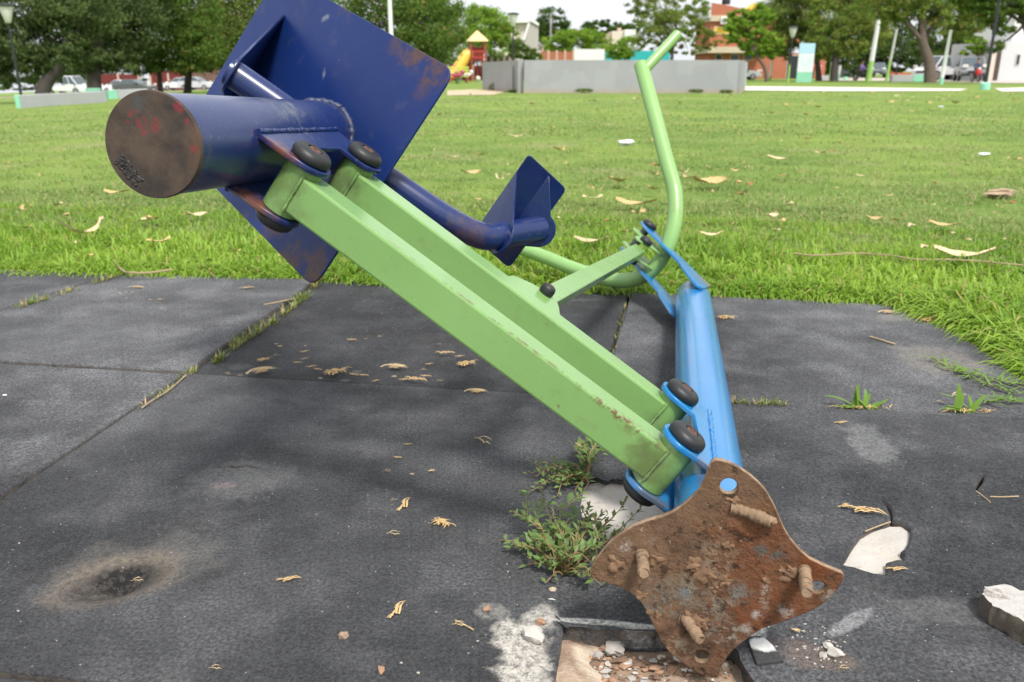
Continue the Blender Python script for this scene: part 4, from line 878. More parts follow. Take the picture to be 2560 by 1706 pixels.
W1 = [(340, 780, .01, 0), (410, 640, .02, 0), (405, 830, .01, 0), (480, 915, .008, 0), (590, 570, .05, 1), (500, 660, .03, 0), (560, 700, .03, 0), (660, 690, .05, 1), (720, 640, .04, 0), (800, 650, .05, 1), (870, 660, .04, 0), (1000, 590, .075, 1), (1100, 625, .07, 1), (920, 640, .05, 0), (880, 860, .03, 0), (820, 900, .03, 0), (890, 1040, .012, 0), (760, 960, .02, 0), (640, 980, .012, 0), (580, 1020, .006, 0), (540, 800, .02, 0), (700, 800, .05, 0), (800, 800, .05, 0), (620, 860, .03, 0), (850, 1000, .02, 0), (520, 750, .025, 0), (760, 740, .05, 0), (480, 770, .015, 0), (650, 590, .012, 0), (700, 850, .04, 0), (590, 900, .02, 0), (900, 740, .05, 0), (740, 880, .04, 0)]
weed('sprawling leafy weed with seed spikes left of the rusty plate', z8(690, 985), [(*z8(x, y), z, s_) for x, y, z, s_ in W1], 3, .023, .55)
W2 = [(490, 405, .01, 0), (490, 510, .006, 0), (600, 400, .02, 0), (640, 530, .008, 0), (700, 420, .02, 0), (570, 470, .01, 0), (760, 260, .02, 0), (800, 230, .03, 0), (880, 240, .03, 0), (900, 300, .02, 0), (830, 310, .02, 0), (760, 510, .006, 0), (815, 500, .004, 0), (860, 350, .015, 0), (680, 470, .015, 0), (540, 430, .012, 0)]
weed('lower growing weed in the seam above the white mortar hole', z8(805, 470), [(*z8(x, y), z, s_) for x, y, z, s_ in W2], 8, .021, .85)
# dry grass wisps
def wisp_mesh(seed, n, L, spread):
    rr = random.Random(seed); mb = MB()
    for i in range(n):
        a = rr.gauss(0, spread); d = Vector((math.cos(a), math.sin(a), 0)); c = Vector((rr.gauss(0, L * .22), rr.gauss(0, L * .11), .0006 + rr.random() * .0035)); l = L * rr.uniform(.3, .9); b = rr.uniform(-.5, .5); s_ = Vector((-d.y, d.x, 0))
        strip(mb, [c - d * l * .5, c - d * l * .15 + s_ * l * b * .18 + Vector((0, 0, .003)), c + d * l * .2 + s_ * l * b * .15 + Vector((0, 0, .002)), c + d * l * .5], rr.uniform(.0008, .0018))
    return mb.mesh('dry_grass_wisp')
WM = [wisp_mesh(1, 40, .038, .30), wisp_mesh(2, 14, .030, .30), wisp_mesh(3, 4, .040, .2), wisp_mesh(4, 46, .036, .7), wisp_mesh(5, 10, .022, .5)]
for i, m_ in enumerate(WM): m_.materials.append(STRAW if i % 2 else STRAW2)
WISPS = []
def wisp(px, py, v, sc=1.0, rot=0.0, label=None):
    g = gp(px, py, .002); o = bpy.data.objects.new('dry_grass_wisp', WM[v]); COL.objects.link(o); o.location = g; o.rotation_euler = (0, 0, rot); o.scale = (sc, sc, sc)
    tag(o, label or 'wisp', 'dry grass', None if label else 'wisps of dry grass scattered on the tiles')
    if not label: WISPS.append((o, px, py, 'small straw'))
for a in [(660, 928, 0, 1.3, .6, 'long clump of straw on the dark tile left of the arms'), (838, 931, 3, 1.2, .4, 'wide clump of straw in the middle of the dark tile'), (992, 919, 0, 1.1, -.05, 'flat straw clump on the dark tile above the seam'), (1165, 910, 3, 1.0, .3, 'straw clump closest to the near green arm on the dark tile'), (658, 900, 3, .7, .3, 'small star shaped straw tuft above the long clump'), (1042, 952, 1, 1.3, -.4, 'forked straw tuft just above the seam on the dark tile'), (1115, 885, 1, 1.1, -.1, 'thin straw bundle on the dark tile near the far arm'), (1195, 980, 0, .9, 0, 'straw and green scrap on the seam below the arm'), (1105, 1308, 3, .8, -.7, 'crumpled straw knot alone on the near tile'), (1012, 1262, 1, .9, 1.3, 'upright crooked straw wisp on the near tile'), (1212, 1105, 2, 1.3, -.8, 'angular bent straw stalk in the shadow under the arms'), (725, 1450, 1, .7, .2, 'yellowish straw scrap low on the near tile'), (995, 1525, 1, .8, 1.2, 'straw wisp near the lower edge of the near tile'), (345, 1451, 2, .5, .1, 'yellow straw scrap lying inside the burnt ring'), (1815, 795, 3, 1.1, -.2, 'straw clump on the tile right of the blue post'), (2222, 782, 0, 1.0, 0, 'straw clump on the far right tile near the grass'), (2320, 800, 3, 1.2, 0, 'loose straw heap at the corner of the right tile'), (345, 720, 0, .9, 0, 'straw scrap on the far left tile'), (620, 722, 1, 1.1, .2, 'straw twist on the tile below the seat corner'), (2165, 1282, 1, 1.4, -.4, 'straw twist lying above the pale hole'), (2395, 990, 2, 1.1, .1, 'white straw twist behind the tall grass tuft')]: wisp(*a)
rr = random.Random(5)
for x, y in [(690, 862), (700, 868), (763, 866), (763, 880), (763, 898), (690, 889), (745, 908), (780, 918), (795, 925), (800, 948), (885, 938), (910, 940), (940, 953), (985, 944), (1015, 950), (1060, 925), (1065, 942), (1100, 953), (1150, 892), (1075, 911), (600, 940), (570, 935), (880, 851), (915, 848), (950, 842), (1098, 861), (995, 1145), (970, 1178), (1030, 1188), (1080, 1180), (985, 1250), (1020, 1112), (985, 1335), (300, 735), (290, 724), (330, 732), (316, 730), (375, 751), (400, 750), (315, 746), (2105, 1058), (2350, 1005), (1990, 1580), (2110, 1670), (2150, 1270), (2110, 1265), (2245, 1425), (1150, 1562), (540, 1670)]:
    wisp(x, y, rr.choice((1, 2, 4)), rr.uniform(.35, .65), rr.uniform(-.5, .5))
WM_ = [('the long straw clump', 660, 928), ('the wide straw clump', 838, 931), ('the flat straw clump', 992, 919), ('the forked straw tuft', 1042, 952), ('the thin straw bundle', 1115, 885), ('the crumpled straw knot', 1105, 1308), ('the upright crooked wisp', 1012, 1262), ('the angular bent stalk', 1212, 1105), ('the far left straw scrap', 345, 720), ('the pale hole', 2180, 1370), ('the right seam tufts', 2300, 1020), ('the rusty plate', 1950, 1600), ('the chalky patch', 1290, 1610)]
WISPL = WM_
# twigs and stalks
TWIG = plain('dry_twig', (.34, .25, .15), .85, .3, 40, bump=.3)
def twig(label, pts, r=.0025, z=.03, name='twig'):
    P = [gp(x, y, z) for x, y in pts]; P = [Vector((p.x, p.y, z if inside(p.x, p.y) else gz(p.x, p.y) + z)) for p in P]; O = P[0]
    o = MB().tube(smooth_path([p - O for p in P], 1), r, 6).build(name, TWIG, None, smooth=60); o.location = O; return tag(o, label, 'twig')
twig('long bent twig lying on the grass left of the seat', [(283, 640), (305, 668), (330, 683), (380, 682), (430, 674)], .0035, .03); twig('thin twig lying on the tile beside the grassy seam', [(660, 762), (700, 755), (755, 742)], .0022, .003); twig('very long thin stalk lying across the right lawn', [(1985, 625), (2040, 632), (2140, 624), (2230, 630), (2290, 642), (2400, 640), (2560, 655)], .0035, .045)
twig('short twig end sticking out at the grass edge under the seat', [(520, 660), (525, 675), (535, 690)], .002, .02); twig('pale broken matchstick on the right tile', [(2175, 842), (2195, 848), (2238, 861)], .0026, .003); twig('yellow stalk on the right tile below the small crack', [(2440, 1228), (2462, 1245), (2476, 1256)], .0012, .002); twig('straight green stalk right of the yellow stalk', [(2475, 1242), (2510, 1243), (2547, 1241)], .0012, .002); twig('curved straw stalk near the lower edge of the left tile', [(1138, 1551), (1160, 1562), (1184, 1575)], .0013, .002)
twig('thin stalk crossing the upper edge of the pale hole', [(2163, 1329), (2190, 1318), (2226, 1305)], .0012, .003); twig('crawling stem lying in the seam left of the dark tile', [(465, 938), (425, 975), (375, 1005), (355, 1020)], .0016, .006)
# seed pods on the lawn
def pod_mesh(seed, L=1.0, w=.24, bend=.2, curl=.25, lift=.1):
    rr = random.Random(seed); n = 12; vs = []
    for i in range(n):
        t = i / (n - 1); x = (t - .5) * L; k = w * .5 * (math.sin(math.pi * min(1, max(0, .06 + .9 * t))) ** .45) * (1 + rr.uniform(-.10, .10)); y = bend * L * (t - .5) ** 2 * 2 + rr.uniform(-.008, .008); z = lift * L * (4 * (t - .5) ** 2) * rr.uniform(.6, 1.3)
        tw_ = curl * math.sin(t * 4 + seed)
        for s_, h in ((-1, .12), (-.45, .0), (0, .045 + (.02 if i % 2 else 0)), (.45, .0), (1, .12)):
            vs.append((x, y + s_ * k * math.cos(tw_), z + h * w * (1 + rr.uniform(-.3, .3)) + s_ * k * math.sin(tw_)))
    f = [(5 * i + j, 5 * i + j + 1, 5 * i + j + 6, 5 * i + j + 5) for i in range(n - 1) for j in range(4)]
    m = MB(); m.add(vs, f); return m.mesh('seed_pod')
PODC = []
for nm, c in (('pod_tan', (.60, .42, .20)), ('pod_pale', (.68, .54, .33)), ('pod_brown', (.36, .19, .075))):
    m = NT(nm); f = m.noise(9, 5, .6); w_ = m.n('ShaderNodeTexWave'); w_.inputs['Scale'].default_value = 5.5; w_.inputs['Distortion'].default_value = 2.5; m.t.links.new(m.co, w_.inputs[0])
    cc = m.mix(f, tuple(k * .72 for k in c), tuple(min(1, k * 1.22) for k in c)); cc = m.mix(m.math('MULTIPLY', w_.outputs['Fac'], .35), cc, tuple(k * .5 for k in c)); PODC.append(m.done(cc, .75, 0, m.bump(w_.outputs['Fac'], .4, .02), spec=.3))
PODS = [pod_mesh(1, 1, .20, .15, .3, .06), pod_mesh(2, 1, .26, .35, .2, .10), pod_mesh(3, 1, .45, .05, .4, .12), pod_mesh(4, 1, .17, .5, .5, .22), pod_mesh(5, 1, .30, -.2, .3, .08)]
PM = [[None] * 3 for _ in PODS]
for i, b in enumerate(PODS):
    for j in range(3): c = b.copy(); c.materials.append(PODC[j]); PM[i][j] = c
ORD = ['nearest', 'second nearest', 'third nearest', 'fourth nearest', 'fifth nearest', 'sixth nearest', 'seventh nearest', 'eighth nearest', 'ninth nearest', 'tenth nearest', 'eleventh nearest', 'twelfth nearest', 'thirteenth nearest', 'fourteenth nearest', 'fifteenth nearest', 'sixteenth nearest']
def place_labels(items, marks, what):
    """items: (object, px, py, colour word): says which landmark each small thing lies by and how near it is"""
    by = {}
    for o, x, y, w in items:
        n, mx_, my_ = min(marks, key=lambda k: (k[1] - x) ** 2 + ((k[2] - y) * 1.6) ** 2); by.setdefault(n, []).append(((mx_ - x) ** 2 + ((my_ - y) * 1.6) ** 2, x < mx_, o, w))
    for n, l in by.items():
        for side in (True, False):
            for i, (_, _, o, w) in enumerate(sorted([q for q in l if q[1] == side], key=lambda q: q[0])): o['label'] = f"{w} {what}, {ORD[min(i, 15)]} on the {'left' if side else 'right'} of {n}"
SMALL = []
def pod(px, py, lpx, ang=0.0, v=0, col=0, label=None, tilt=(0, 0)):
    g = gp(px, py, .02); g = gp(px, py, gz(g.x, g.y) + .050); d = (g - EYE).dot(FW); L = 1.0 * lpx / ppm(d); dx = math.cos(R_(ang)); dy = math.sin(R_(ang)) * 2.2
    o = bpy.data.objects.new('seed_pod', PM[v][col]); COL.objects.link(o); o.location = g; o.scale = (L, L * 1.45, L * 1.3); o.rotation_euler = (tilt[0], tilt[1], math.atan2(dy, dx))
    tag(o, label or 'small pod', 'seed pod', None if label else 'small dry seed pods scattered over the lawn')
    if not label: SMALL.append((o, px, py, ('small tan', 'small pale', 'small brown')[col]))
for a in [(210, 582, 105, 15, 3, 1, 'large curled pale seed pod on the lawn at far left'), (407, 604, 62, 30, 1, 0, 'slanting tan seed pod on the lawn left of the seat'), (290, 482, 62, 3, 0, 0, 'tan pod on the lawn just below the rusty tube end'), (145, 513, 28, 40, 2, 1, 'short squarish pod below and left of the rusty tube end'), (495, 537, 50, 0, 4, 1, 'greyish flat pod on the lawn beside the navy seat'),
          (1480, 603, 86, 2, 0, 1, 'straight pale pod lying in front of the footrest on the right'), (1590, 510, 105, -5, 0, 0, 'long tan pod behind the green link'), (1605, 532, 48, 32, 1, 0, 'tan pod leaning under the long tan pod'), (1490, 497, 58, 14, 1, 1, 'curved pale pod right of the footrest'), (1248, 448, 44, -20, 3, 1, 'curved pod left of the footrest upper edge'), (1770, 455, 88, 3, 4, 0, 'wide pod beside the green handle bar'), (1955, 397, 68, 2, 0, 1, 'straight pale pod far right of the green handle'), (1875, 462, 46, 38, 0, 2, 'reddish brown pod lying right of the green handle'), (1850, 458, 26, 60, 2, 0, 'tan pod touching the reddish brown pod'), (1850, 486, 24, -80, 2, 2, 'small brown pod below the reddish brown pod'), (1840, 427, 32, -35, 4, 0, 'oval tan pod above the reddish brown pod'), (1783, 587, 62, 8, 0, 1, 'thin pod near the blue post end on the right lawn'), (1926, 540, 42, 15, 4, 1, 'oval pod in the middle of the right lawn'), (1976, 513, 30, 25, 2, 1, 'square pod right of the middle of the right lawn'), (1941, 578, 24, 10, 2, 1, 'small white pod above the thin stalk on the right lawn'), (2280, 565, 25, 80, 2, 1, 'upright squarish pod on the far right lawn'), (2365, 563, 76, -4, 0, 0, 'long pod with a brown half on the far right lawn'), (2312, 618, 25, 85, 2, 1, 'upright pale pod just left of the largest pod'), (2418, 638, 148, -2, 0, 1, 'largest pale pod lying on the right lawn by the edge'), (2224, 489, 30, 14, 0, 0, 'small narrow tan pod on the far right lawn'), (2545, 400, 42, 10, 1, 0, 'tan pod at the right border of the picture'), (1960, 440, 28, -10, 0, 2, 'brown sliver pod right of the oval tan pod'), (1295, 512, 36, 5, 0, 2, 'dark twisted pod just right of the footrest'), (1178, 432, 50, 0, 4, 0, 'flat pod seen between the seat and the footrest'), (1560, 580, 22, 0, 2, 0, 'tiny pod above the green link bracket')]: pod(*a)
for x, y, l in [(57, 524, 38), (65, 570, 28), (25, 407, 20), (190, 608, 20), (230, 640, 20), (590, 630, 25), (100, 440, 18), (1295, 341, 42), (1200, 388, 36), (1140, 392, 28), (1404, 376, 36), (1275, 412, 20), (1365, 497, 20), (1400, 545, 20), (1547, 453, 50), (1560, 470, 26), (1640, 415, 42), (1640, 437, 28), (1710, 431, 28), (1720, 445, 40), (1700, 390, 14), (1765, 417, 22), (1810, 400, 20), (2340, 460, 18), (2335, 512, 20), (2260, 540, 16), (2380, 582, 16), (2420, 600, 20), (2510, 597, 12), (2080, 378, 22), (2100, 358, 14), (2015, 348, 26), (2050, 382, 30), (1630, 350, 24), (1840, 268, 20), (1928, 283, 18), (1905, 289, 12), (2015, 287, 14), (1962, 262, 20), (2015, 260, 30), (2045, 268, 22), (2215, 286, 16), (2180, 298, 16), (2285, 279, 22), (2330, 278, 28), (2225, 255, 26), (2260, 253, 36), (2320, 257, 22), (2350, 250, 34), (2390, 258, 26), (2115, 242, 14), (2180, 232, 16), (1828, 239, 12), (2055, 230, 14), (2240, 240, 24), (2440, 243, 18), (2540, 250, 20), (2530, 236, 18), (1225, 240, 12), (1280, 246, 18), (1410, 246, 18), (1330, 260, 16), (1240, 260, 10), (1485, 253, 18), (1590, 247, 20), (1700, 258, 14), (1500, 280, 16), (1420, 300, 20), (1380, 320, 20), (1560, 330, 20), (1260, 300, 16), (1480, 390, 18), (1760, 330, 16), (1900, 330, 14), (820, 340, 10), (60, 300, 14), (110, 330, 16), (200, 300, 14), (150, 380, 14), (700, 640, 18), (1780, 480, 22), (2090, 470, 14), (1830, 560, 16), (2140, 560, 14), (2020, 690, 20)]:
    pod(x, y, l, RNG.uniform(-30, 30), int(RNG.integers(0, 5)), int(RNG.choice([0, 0, 1, 1, 2])))
for i in range(75):
    y = 235 + 330 * RNG.uniform(0, 1) ** 1.6; x = RNG.uniform(950, 2550) if RNG.uniform() < .8 else RNG.uniform(20, 900); pod(x, y, 8 + (y - 235) * .075 * RNG.uniform(.5, 1.5), RNG.uniform(-40, 40), int(RNG.integers(0, 5)), int(RNG.choice([0, 0, 1, 2])))
place_labels(WISPS, WISPL, 'wisp'); place_labels(SMALL, [('the rusty tube end', 380, 470), ('the lower seat corner', 785, 690), ('the footrest', 1330, 480), ('the green handle bar', 1650, 350), ('the blue post end', 1740, 650), ('the largest pale pod', 2418, 638), ('the reddish brown pod', 1880, 465), ('the bark piece', 2500, 478), ('the low wall corner', 1310, 240), ('the low wall end', 1838, 235), ('the mint footed black post', 2461, 225), ('the thick crooked trunk', 2325, 220), ('the information totem', 2010, 215), ('the far left bench', 160, 270), ('the big curled pod', 210, 582), ('the right litter scrap', 2460, 384), ('the upper seat corner', 1130, 240), ('the centre litter scrap', 1568, 356), ('the square pod', 1976, 513), ('the upright squarish pod', 2280, 565)], 'lawn pod')
PAPER = plain('white_litter', (.78, .80, .84), .7, .05, 5)
def litter(label, px, py, w):
    g = gp(px, py, .02); d = (g - EYE).dot(FW); r = w / ppm(d) / 2; o = MB().lump((0, 0, 0), (r, r * .6, r * .28), int(px), 2, .9).build('litter', PAPER, None, smooth=20); o.location = (g.x, g.y, gz(g.x, g.y) + .03); tag(o, label, 'litter')
litter('white scrap of litter on the lawn above the footrest', 1568, 356, 46); litter('bluish white scrap of litter far right on the lawn', 2460, 384, 26); litter('tiny white scrap of litter on the lawn beyond the right stump', 2352, 267, 12)
bk = thing('bark_piece', 'flaking weathered bark piece lying in the right lawn', 'bark', (0, 0, 0)); g = gp(2500, 478, .03); bk.location = (g.x, g.y, gz(g.x, g.y))
BARK = plain('weathered_bark', (.33, .24, .16), .9, .35, 30, bump=.6, bscale=60)
for i, (a, b, c) in enumerate([(0, 0, .012), (.03, .03, .03), (-.02, -.03, .02)]): MB().lump((a, b, c + .012), (.10 - .015 * i, .035, .012), i + 3, 2, .5).build('bark_strip', BARK, bk, smooth=30)
cig = gp(12, 988, .002); o = MB().lump((0, 0, 0), (.006, .004, .002), 4, 1, .5).build('litter', PAPER, None, smooth=20); o.location = cig; tag(o, 'white speck of litter at the left border on the tile', 'litter')
# ------------------------------------------------------------------ background: ground strips
CONC_G = plain('grey_render', (.40, .40, .415), .9, .12, 1.2, bump=.2, bscale=8); PATHM = plain('pale_path', (.62, .57, .50), .9, .1, .8); ROADM = plain('dusty_road', (.44, .38, .33), .95, .15, .3); MINT = plain('mint_paint', (.26, .58, .42), .75, .1, 2); SANDM = plain('bare_earth', (.46, .36, .24), .95, .2, 1)
def sheet(name, px, mat, dz=.02, ds=None):
    P = []
    for i, (x, y) in enumerate(px):
        if ds: p = bg(x, ds[i])
        else: p = gp(x, y, -.012)
        P.append((p.x, p.y, gz(p.x, p.y) + dz))
    o = MB().add(P, [tuple(range(len(P)))]).build(name, mat, None, fix=True); o['kind'] = 'structure'; return o
sheet('path', [(1835, 227), (1835, 216.5), (2100, 219), (2420, 223), (2400, 228.5), (2100, 229)], PATHM, .015)
sheet('path', [(2505, 230), (2485, 222), (2640, 219), (2660, 229)], PATHM, .015)
sheet('road', [(2040, 203), (2040, 198), (2800, 199), (2800, 213), (2500, 211), (2300, 205)], ROADM, .02)
sheet('worn_ground', [(1118, 239), (1118, 227), (1180, 224), (1280, 226), (1235, 238)], SANDM, .012)
sheet('play_area', [(1060, 208), (1080, 199), (1240, 199), (1230, 206)], plain('grey_rubber_ground', (.20, .20, .22), .9), .012)
def road_left():
    P = [(-140, 78), (-18, 101), (-18, 112), (-140, 90)]
    o = MB().add([(x, y, gz(x, y) + .03) for x, y in P], [(0, 1, 2, 3)]).build('road', ROADM, None, fix=True); o['kind'] = 'structure'
road_left()
# ------------------------------------------------------------------ low concrete wall round the rink
def wall():
    A = bg(1212, 36.2); B = bg(1310, 30.0); C_ = bg(1839, 30.0); D_ = C_ + Vector((2.0, 6.5, 0)); t = thing('rink_wall', 'long low grey concrete wall in the middle distance behind the green handle', 'wall', B); TOP = B.z + 1.14
    def seg(a, b, name, top):
        d = (b - a); d.z = 0; d.normalize(); nrm = Vector((-d.y, d.x, 0)) * .10; mb = MB(); m = 14; vs = []
        for k in range(m + 1):
            p = a.lerp(b, k / m); vs += [(p.x - nrm.x, p.y - nrm.y, gz(p.x, p.y) - .1), (p.x + nrm.x, p.y + nrm.y, gz(p.x, p.y) - .1), (p.x + nrm.x, p.y + nrm.y, top), (p.x - nrm.x, p.y - nrm.y, top)]
        fs = [(4 * k + i, 4 * k + 4 + i, 4 * k + 4 + (i + 1) % 4, 4 * k + (i + 1) % 4) for k in range(m) for i in range(4)] + [(3, 2, 1, 0), (4 * m, 4 * m + 1, 4 * m + 2, 4 * m + 3)]
        mb.add([Vector(v) - B for v in vs], fs).build(name, WALLM, t, fix=True)
    m = NT('patched_grey_wall'); c = m.mix(m.noise(.7, 3, .5), (.27, .275, .295), (.35, .352, .362)); c = m.mix(m.math('MULTIPLY', m.step(m.noise(1.1, 3, .5), .52, .55), .3), c, (.375, .385, .40))
    sx = m.n('ShaderNodeSeparateXYZ'); m.t.links.new(m.co, sx.inputs[0]); c = m.mix(m.math('MULTIPLY', m.step(m.math('ADD', sx.outputs[2], m.math('MULTIPLY', m.noise(3, 4), -.25)), .08, -.10), .6), c, (.40, .29, .21)); WALLM = m.done(c, .9, 0, m.bump(m.noise(9, 5), .2, .02), spec=.2)
    seg(B, C_, 'front_panel', TOP); seg(A, B + Vector((-.12, .12, 0)), 'side_panel', TOP); seg(C_ + Vector((.1, .12, 0)), D_, 'return_panel', TOP)
    mb = MB(); mb.bb(-.42, -.37, .55, .60, .15, .95); mb.build('panel_joint', plain('dark_joint', (.10, .10, .10), .9), t)
wall()
TUFTM = blade_material('wall_foot_weed', (.06, .12, .02), (.17, .25, .05), .05)
def bush_leaves(c, r, n, s, rng): 
    u = rng.normal(size=(n, 3)); u /= np.linalg.norm(u, axis=1)[:, None]; k = rng.uniform(.35, 1, n) ** .45; return np.array(c) + u * np.array(r) * k[:, None]
def leaf_cards(P, s, rng, elong=1.9, droop=0.0):
    n = len(P); a = rng.normal(size=(n, 3)); a[:, 2] -= droop; a /= np.linalg.norm(a, axis=1)[:, None]; b = rng.normal(size=(n, 3)); b -= a * (a * b).sum(1)[:, None]; b /= np.linalg.norm(b, axis=1)[:, None]
    L = (s * rng.uniform(.6, 1.3, n))[:, None]; w = L / elong; V = np.stack([P - a * L * .5, P + b * w * .5, P + a * L * .5, P - b * w * .5], 1).reshape(-1, 3); return V, np.arange(4 * n).reshape(n, 4)
for i, (px, d, w, lab) in enumerate([(1238, 34, 35, 'bushy weed at the foot of the low wall side panel'), (1285, 30.5, 30, 'low weeds at the corner of the low wall'), (1460, 29.5, 50, 'thin weed clump at the foot of the low wall left of the handle'), (1740, 29.6, 40, 'weed clump at the foot of the low wall right of the handle'), (1815, 29.6, 35, 'weed clump at the right end of the low wall')]):
    p = bg(px, d); r = w / ppm(d) / 2; P = bush_leaves((0, 0, r * .3), (r, r * .6, r * (.9 if i == 0 else .18)), 260, .1, RNG); V, F = leaf_cards(P, .10, RNG, 3); o = link('weed_clump', np_mesh('weed_clump', V, F), TUFTM); o.location = p; tag(o, lab, 'weeds')
# ------------------------------------------------------------------ trees
def foliage(name, lo, hi, dry=0.0, dryc=(.33, .16, .06), trans=.30):
    m = NT(name); g = m.n('ShaderNodeNewGeometry'); rnd = g.outputs['Random Per Island']; at_ = m.n('ShaderNodeAttribute'); at_.attribute_name = 'clump'
    c = m.mix(m.math('ADD', m.math('MULTIPLY', rnd, .45), m.math('MULTIPLY', at_.outputs['Fac'], .55)), lo, hi)
    if dry: r2 = m.math('FRACT', m.math('MULTIPLY', rnd, 51.7)); c = m.mix(m.step(r2, 1 - dry - .02, 1 - dry + .02), c, dryc)
    return m.done(c, .8, 0, spec=.08, trans=trans)
F_DARK = foliage('dark_feathery_foliage', (.036, .064, .022), (.135, .185, .062)); F_MID = foliage('mid_green_foliage', (.052, .105, .018), (.160, .245, .050), .03); F_LIGHT = foliage('light_green_foliage', (.110, .220, .022), (.270, .410, .055), .02); F_POD = foliage('foliage_with_brown_pods', (.090, .165, .026), (.250, .340, .068), .10, (.40, .24, .12)); F_OLD = foliage('olive_foliage', (.075, .130, .026), (.215, .290, .068), .06, (.32, .24, .12)); F_BLACK = foliage('dense_dark_foliage', (.040, .080, .018), (.105, .165, .038))
TRUNK = plain('tree_bark', (.105, .080, .062), .95, .35, 3, bump=.6, bscale=12); TRUNK_D = plain('dark_tree_bark', (.050, .042, .036), .95, .35, 3, bump=.5, bscale=12)
def tree(label, d, lobes, trunk, mat, leaf=.20, n=9000, seed=1, bark=None, droop=0.0, clump=.55, limbs=True, cat='tree', name='tree', group=None):
    """lobes: (px,py,rx,ry) of leaf masses measured in the photo at distance d; trunk: (base px, radius m, [(px,py) way points])"""
    rng = np.random.default_rng(seed); base = bg(trunk[0], d); t = thing(name, label, cat, base, 0, group); k = 1 / ppm(d)
    L = [(at(x, y, d + rng.uniform(-1, 1) * .25 * rx * k), rx * k, ry * k) for x, y, rx, ry in lobes]; n = int(n * 1.75); area = np.array([b * c for _, b, c in L]); cnt = (n * area / area.sum()).astype(int)
    V = []; A = []
    for (c, rx, rz), m in zip(L, cnt):
        nc = max(5, int(m / 70)); u = rng.normal(size=(nc, 3)); u /= np.linalg.norm(u, axis=1)[:, None]; rad = rng.uniform(.25, 1, nc) ** .5
        C_ = np.array(c) + u * rad[:, None] * np.array([rx, rx * .8, rz]); cl = clump * min(1.6, max(.35, rz * .55)); ids = rng.integers(0, nc, m); P = C_[ids] + rng.normal(size=(m, 3)) * cl * np.array([.62, .62, .38]); V.append(P); A.append(rng.uniform(0, 1, nc)[ids])
    P = np.concatenate(V); A = np.concatenate(A); P[:, 2] = np.maximum(P[:, 2], base.z + .25); P -= np.array(base); v, f = leaf_cards(P, leaf, rng, 2.0, droop)
    cr = link('crown', np_mesh('crown', v, f, {'clump': np.repeat(A, 4)}), mat, t)
    bark = bark or TRUNK; mb = MB(); way = [Vector((0, 0, -.2))] + [at(x, y, d) - base for x, y in trunk[2]]; way = smooth_path(way, 2); r0 = trunk[1]; m = len(way)
    mb.tube(way, [r0 * (1.25 if i == 0 else 1) * (1 - .55 * i / (m - 1)) for i in range(m)], 10); mb.build('trunk', bark, t, smooth=50)
    if limbs:
        lm = MB(); top = way[-1]; mid = way[int(m * .6)]
        for i, (c, rx, rz) in enumerate(sorted(L, key=lambda q: -q[1])[:7]):
            e = c - base; s0 = top if i % 2 else mid; q = s0.lerp(e, .5) + Vector((rng.uniform(-.3, .3), rng.uniform(-.3, .3), rng.uniform(.0, .5))); lm.tube(smooth_path([s0, q, e], 1), [r0 * .45, r0 * .36, r0 * .27, r0 * .18, r0 * .10][:5] if len(smooth_path([s0, q, e], 1)) == 5 else [r0 * .4 * (1 - .8 * j / (len(smooth_path([s0, q, e], 1)) - 1)) for j in range(len(smooth_path([s0, q, e], 1)))], 7)
        lm.build('limbs', bark, t, smooth=50)
    return t
tree('dark spreading tree with a leaning forked trunk at the far left', 44, [(60, 20, 150, 70), (-90, 60, 120, 90), (30, 110, 100, 55), (150, 60, 90, 70), (90, 165, 60, 25), (-30, 190, 70, 28), (190, 120, 60, 40), (220, 20, 90, 60), (20, 150, 70, 30), (150, 140, 70, 24)], (100, .42, [(112, 205), (150, 172), (170, 120), (160, 40)]), F_DARK, .19, 23000, 1, TRUNK_D, .55)
tree('dark tree with a straight trunk behind the white truck', 56, [(250, 20, 110, 60), (330, 60, 100, 70), (250, 120, 90, 50), (190, 160, 60, 24), (310, 150, 60, 35), (350, -30, 110, 60), (160, -10, 100, 50), (250, 150, 80, 26)], (236, .55, [(234, 190), (238, 130), (250, 60)]), F_DARK, .21, 21000, 2, TRUNK_D, .5)
tree('drooping mid green tree behind the dark sedan', 60, [(400, 80, 90, 60), (440, 20, 110, 60), (360, 150, 60, 35), (430, 150, 60, 38), (500, 110, 60, 60), (390, -30, 120, 50), (470, 165, 50, 22)], (402, .22, [(400, 200), (395, 160), (400, 90)]), F_MID, .21, 19000, 3, TRUNK_D, .6)
tree('olive green tree between the silver car and the navy seat', 64, [(520, 60, 90, 70), (560, 120, 70, 60), (600, 30, 100, 70), (510, 160, 45, 26), (640, 100, 80, 60), (560, -30, 110, 50)], (468, .34, [(470, 200), (474, 170), (500, 110)]), F_OLD, .21, 18000, 4, TRUNK_D, .5)
tree('mid green tree standing behind the navy seat and the white pole', 62, [(860, 40, 110, 70), (940, 60, 100, 80), (890, 120, 90, 60), (1000, 130, 80, 60), (1060, 60, 80, 80), (1040, 150, 60, 40), (980, 0, 110, 60), (1090, 110, 50, 60)], (960, .35, [(960, 190), (965, 130), (970, 60)]), F_MID, .22, 17000, 5, TRUNK, .4)
tree('willowy green tree left of the play tower', 66, [(1080, 60, 75, 70), (1110, 20, 60, 45), (1050, 10, 80, 50), (1095, 130, 45, 45), (1130, 80, 35, 40)], (1085, .28, [(1085, 180), (1085, 120), (1080, 60)]), F_MID, .22, 10000, 6, TRUNK, .6)
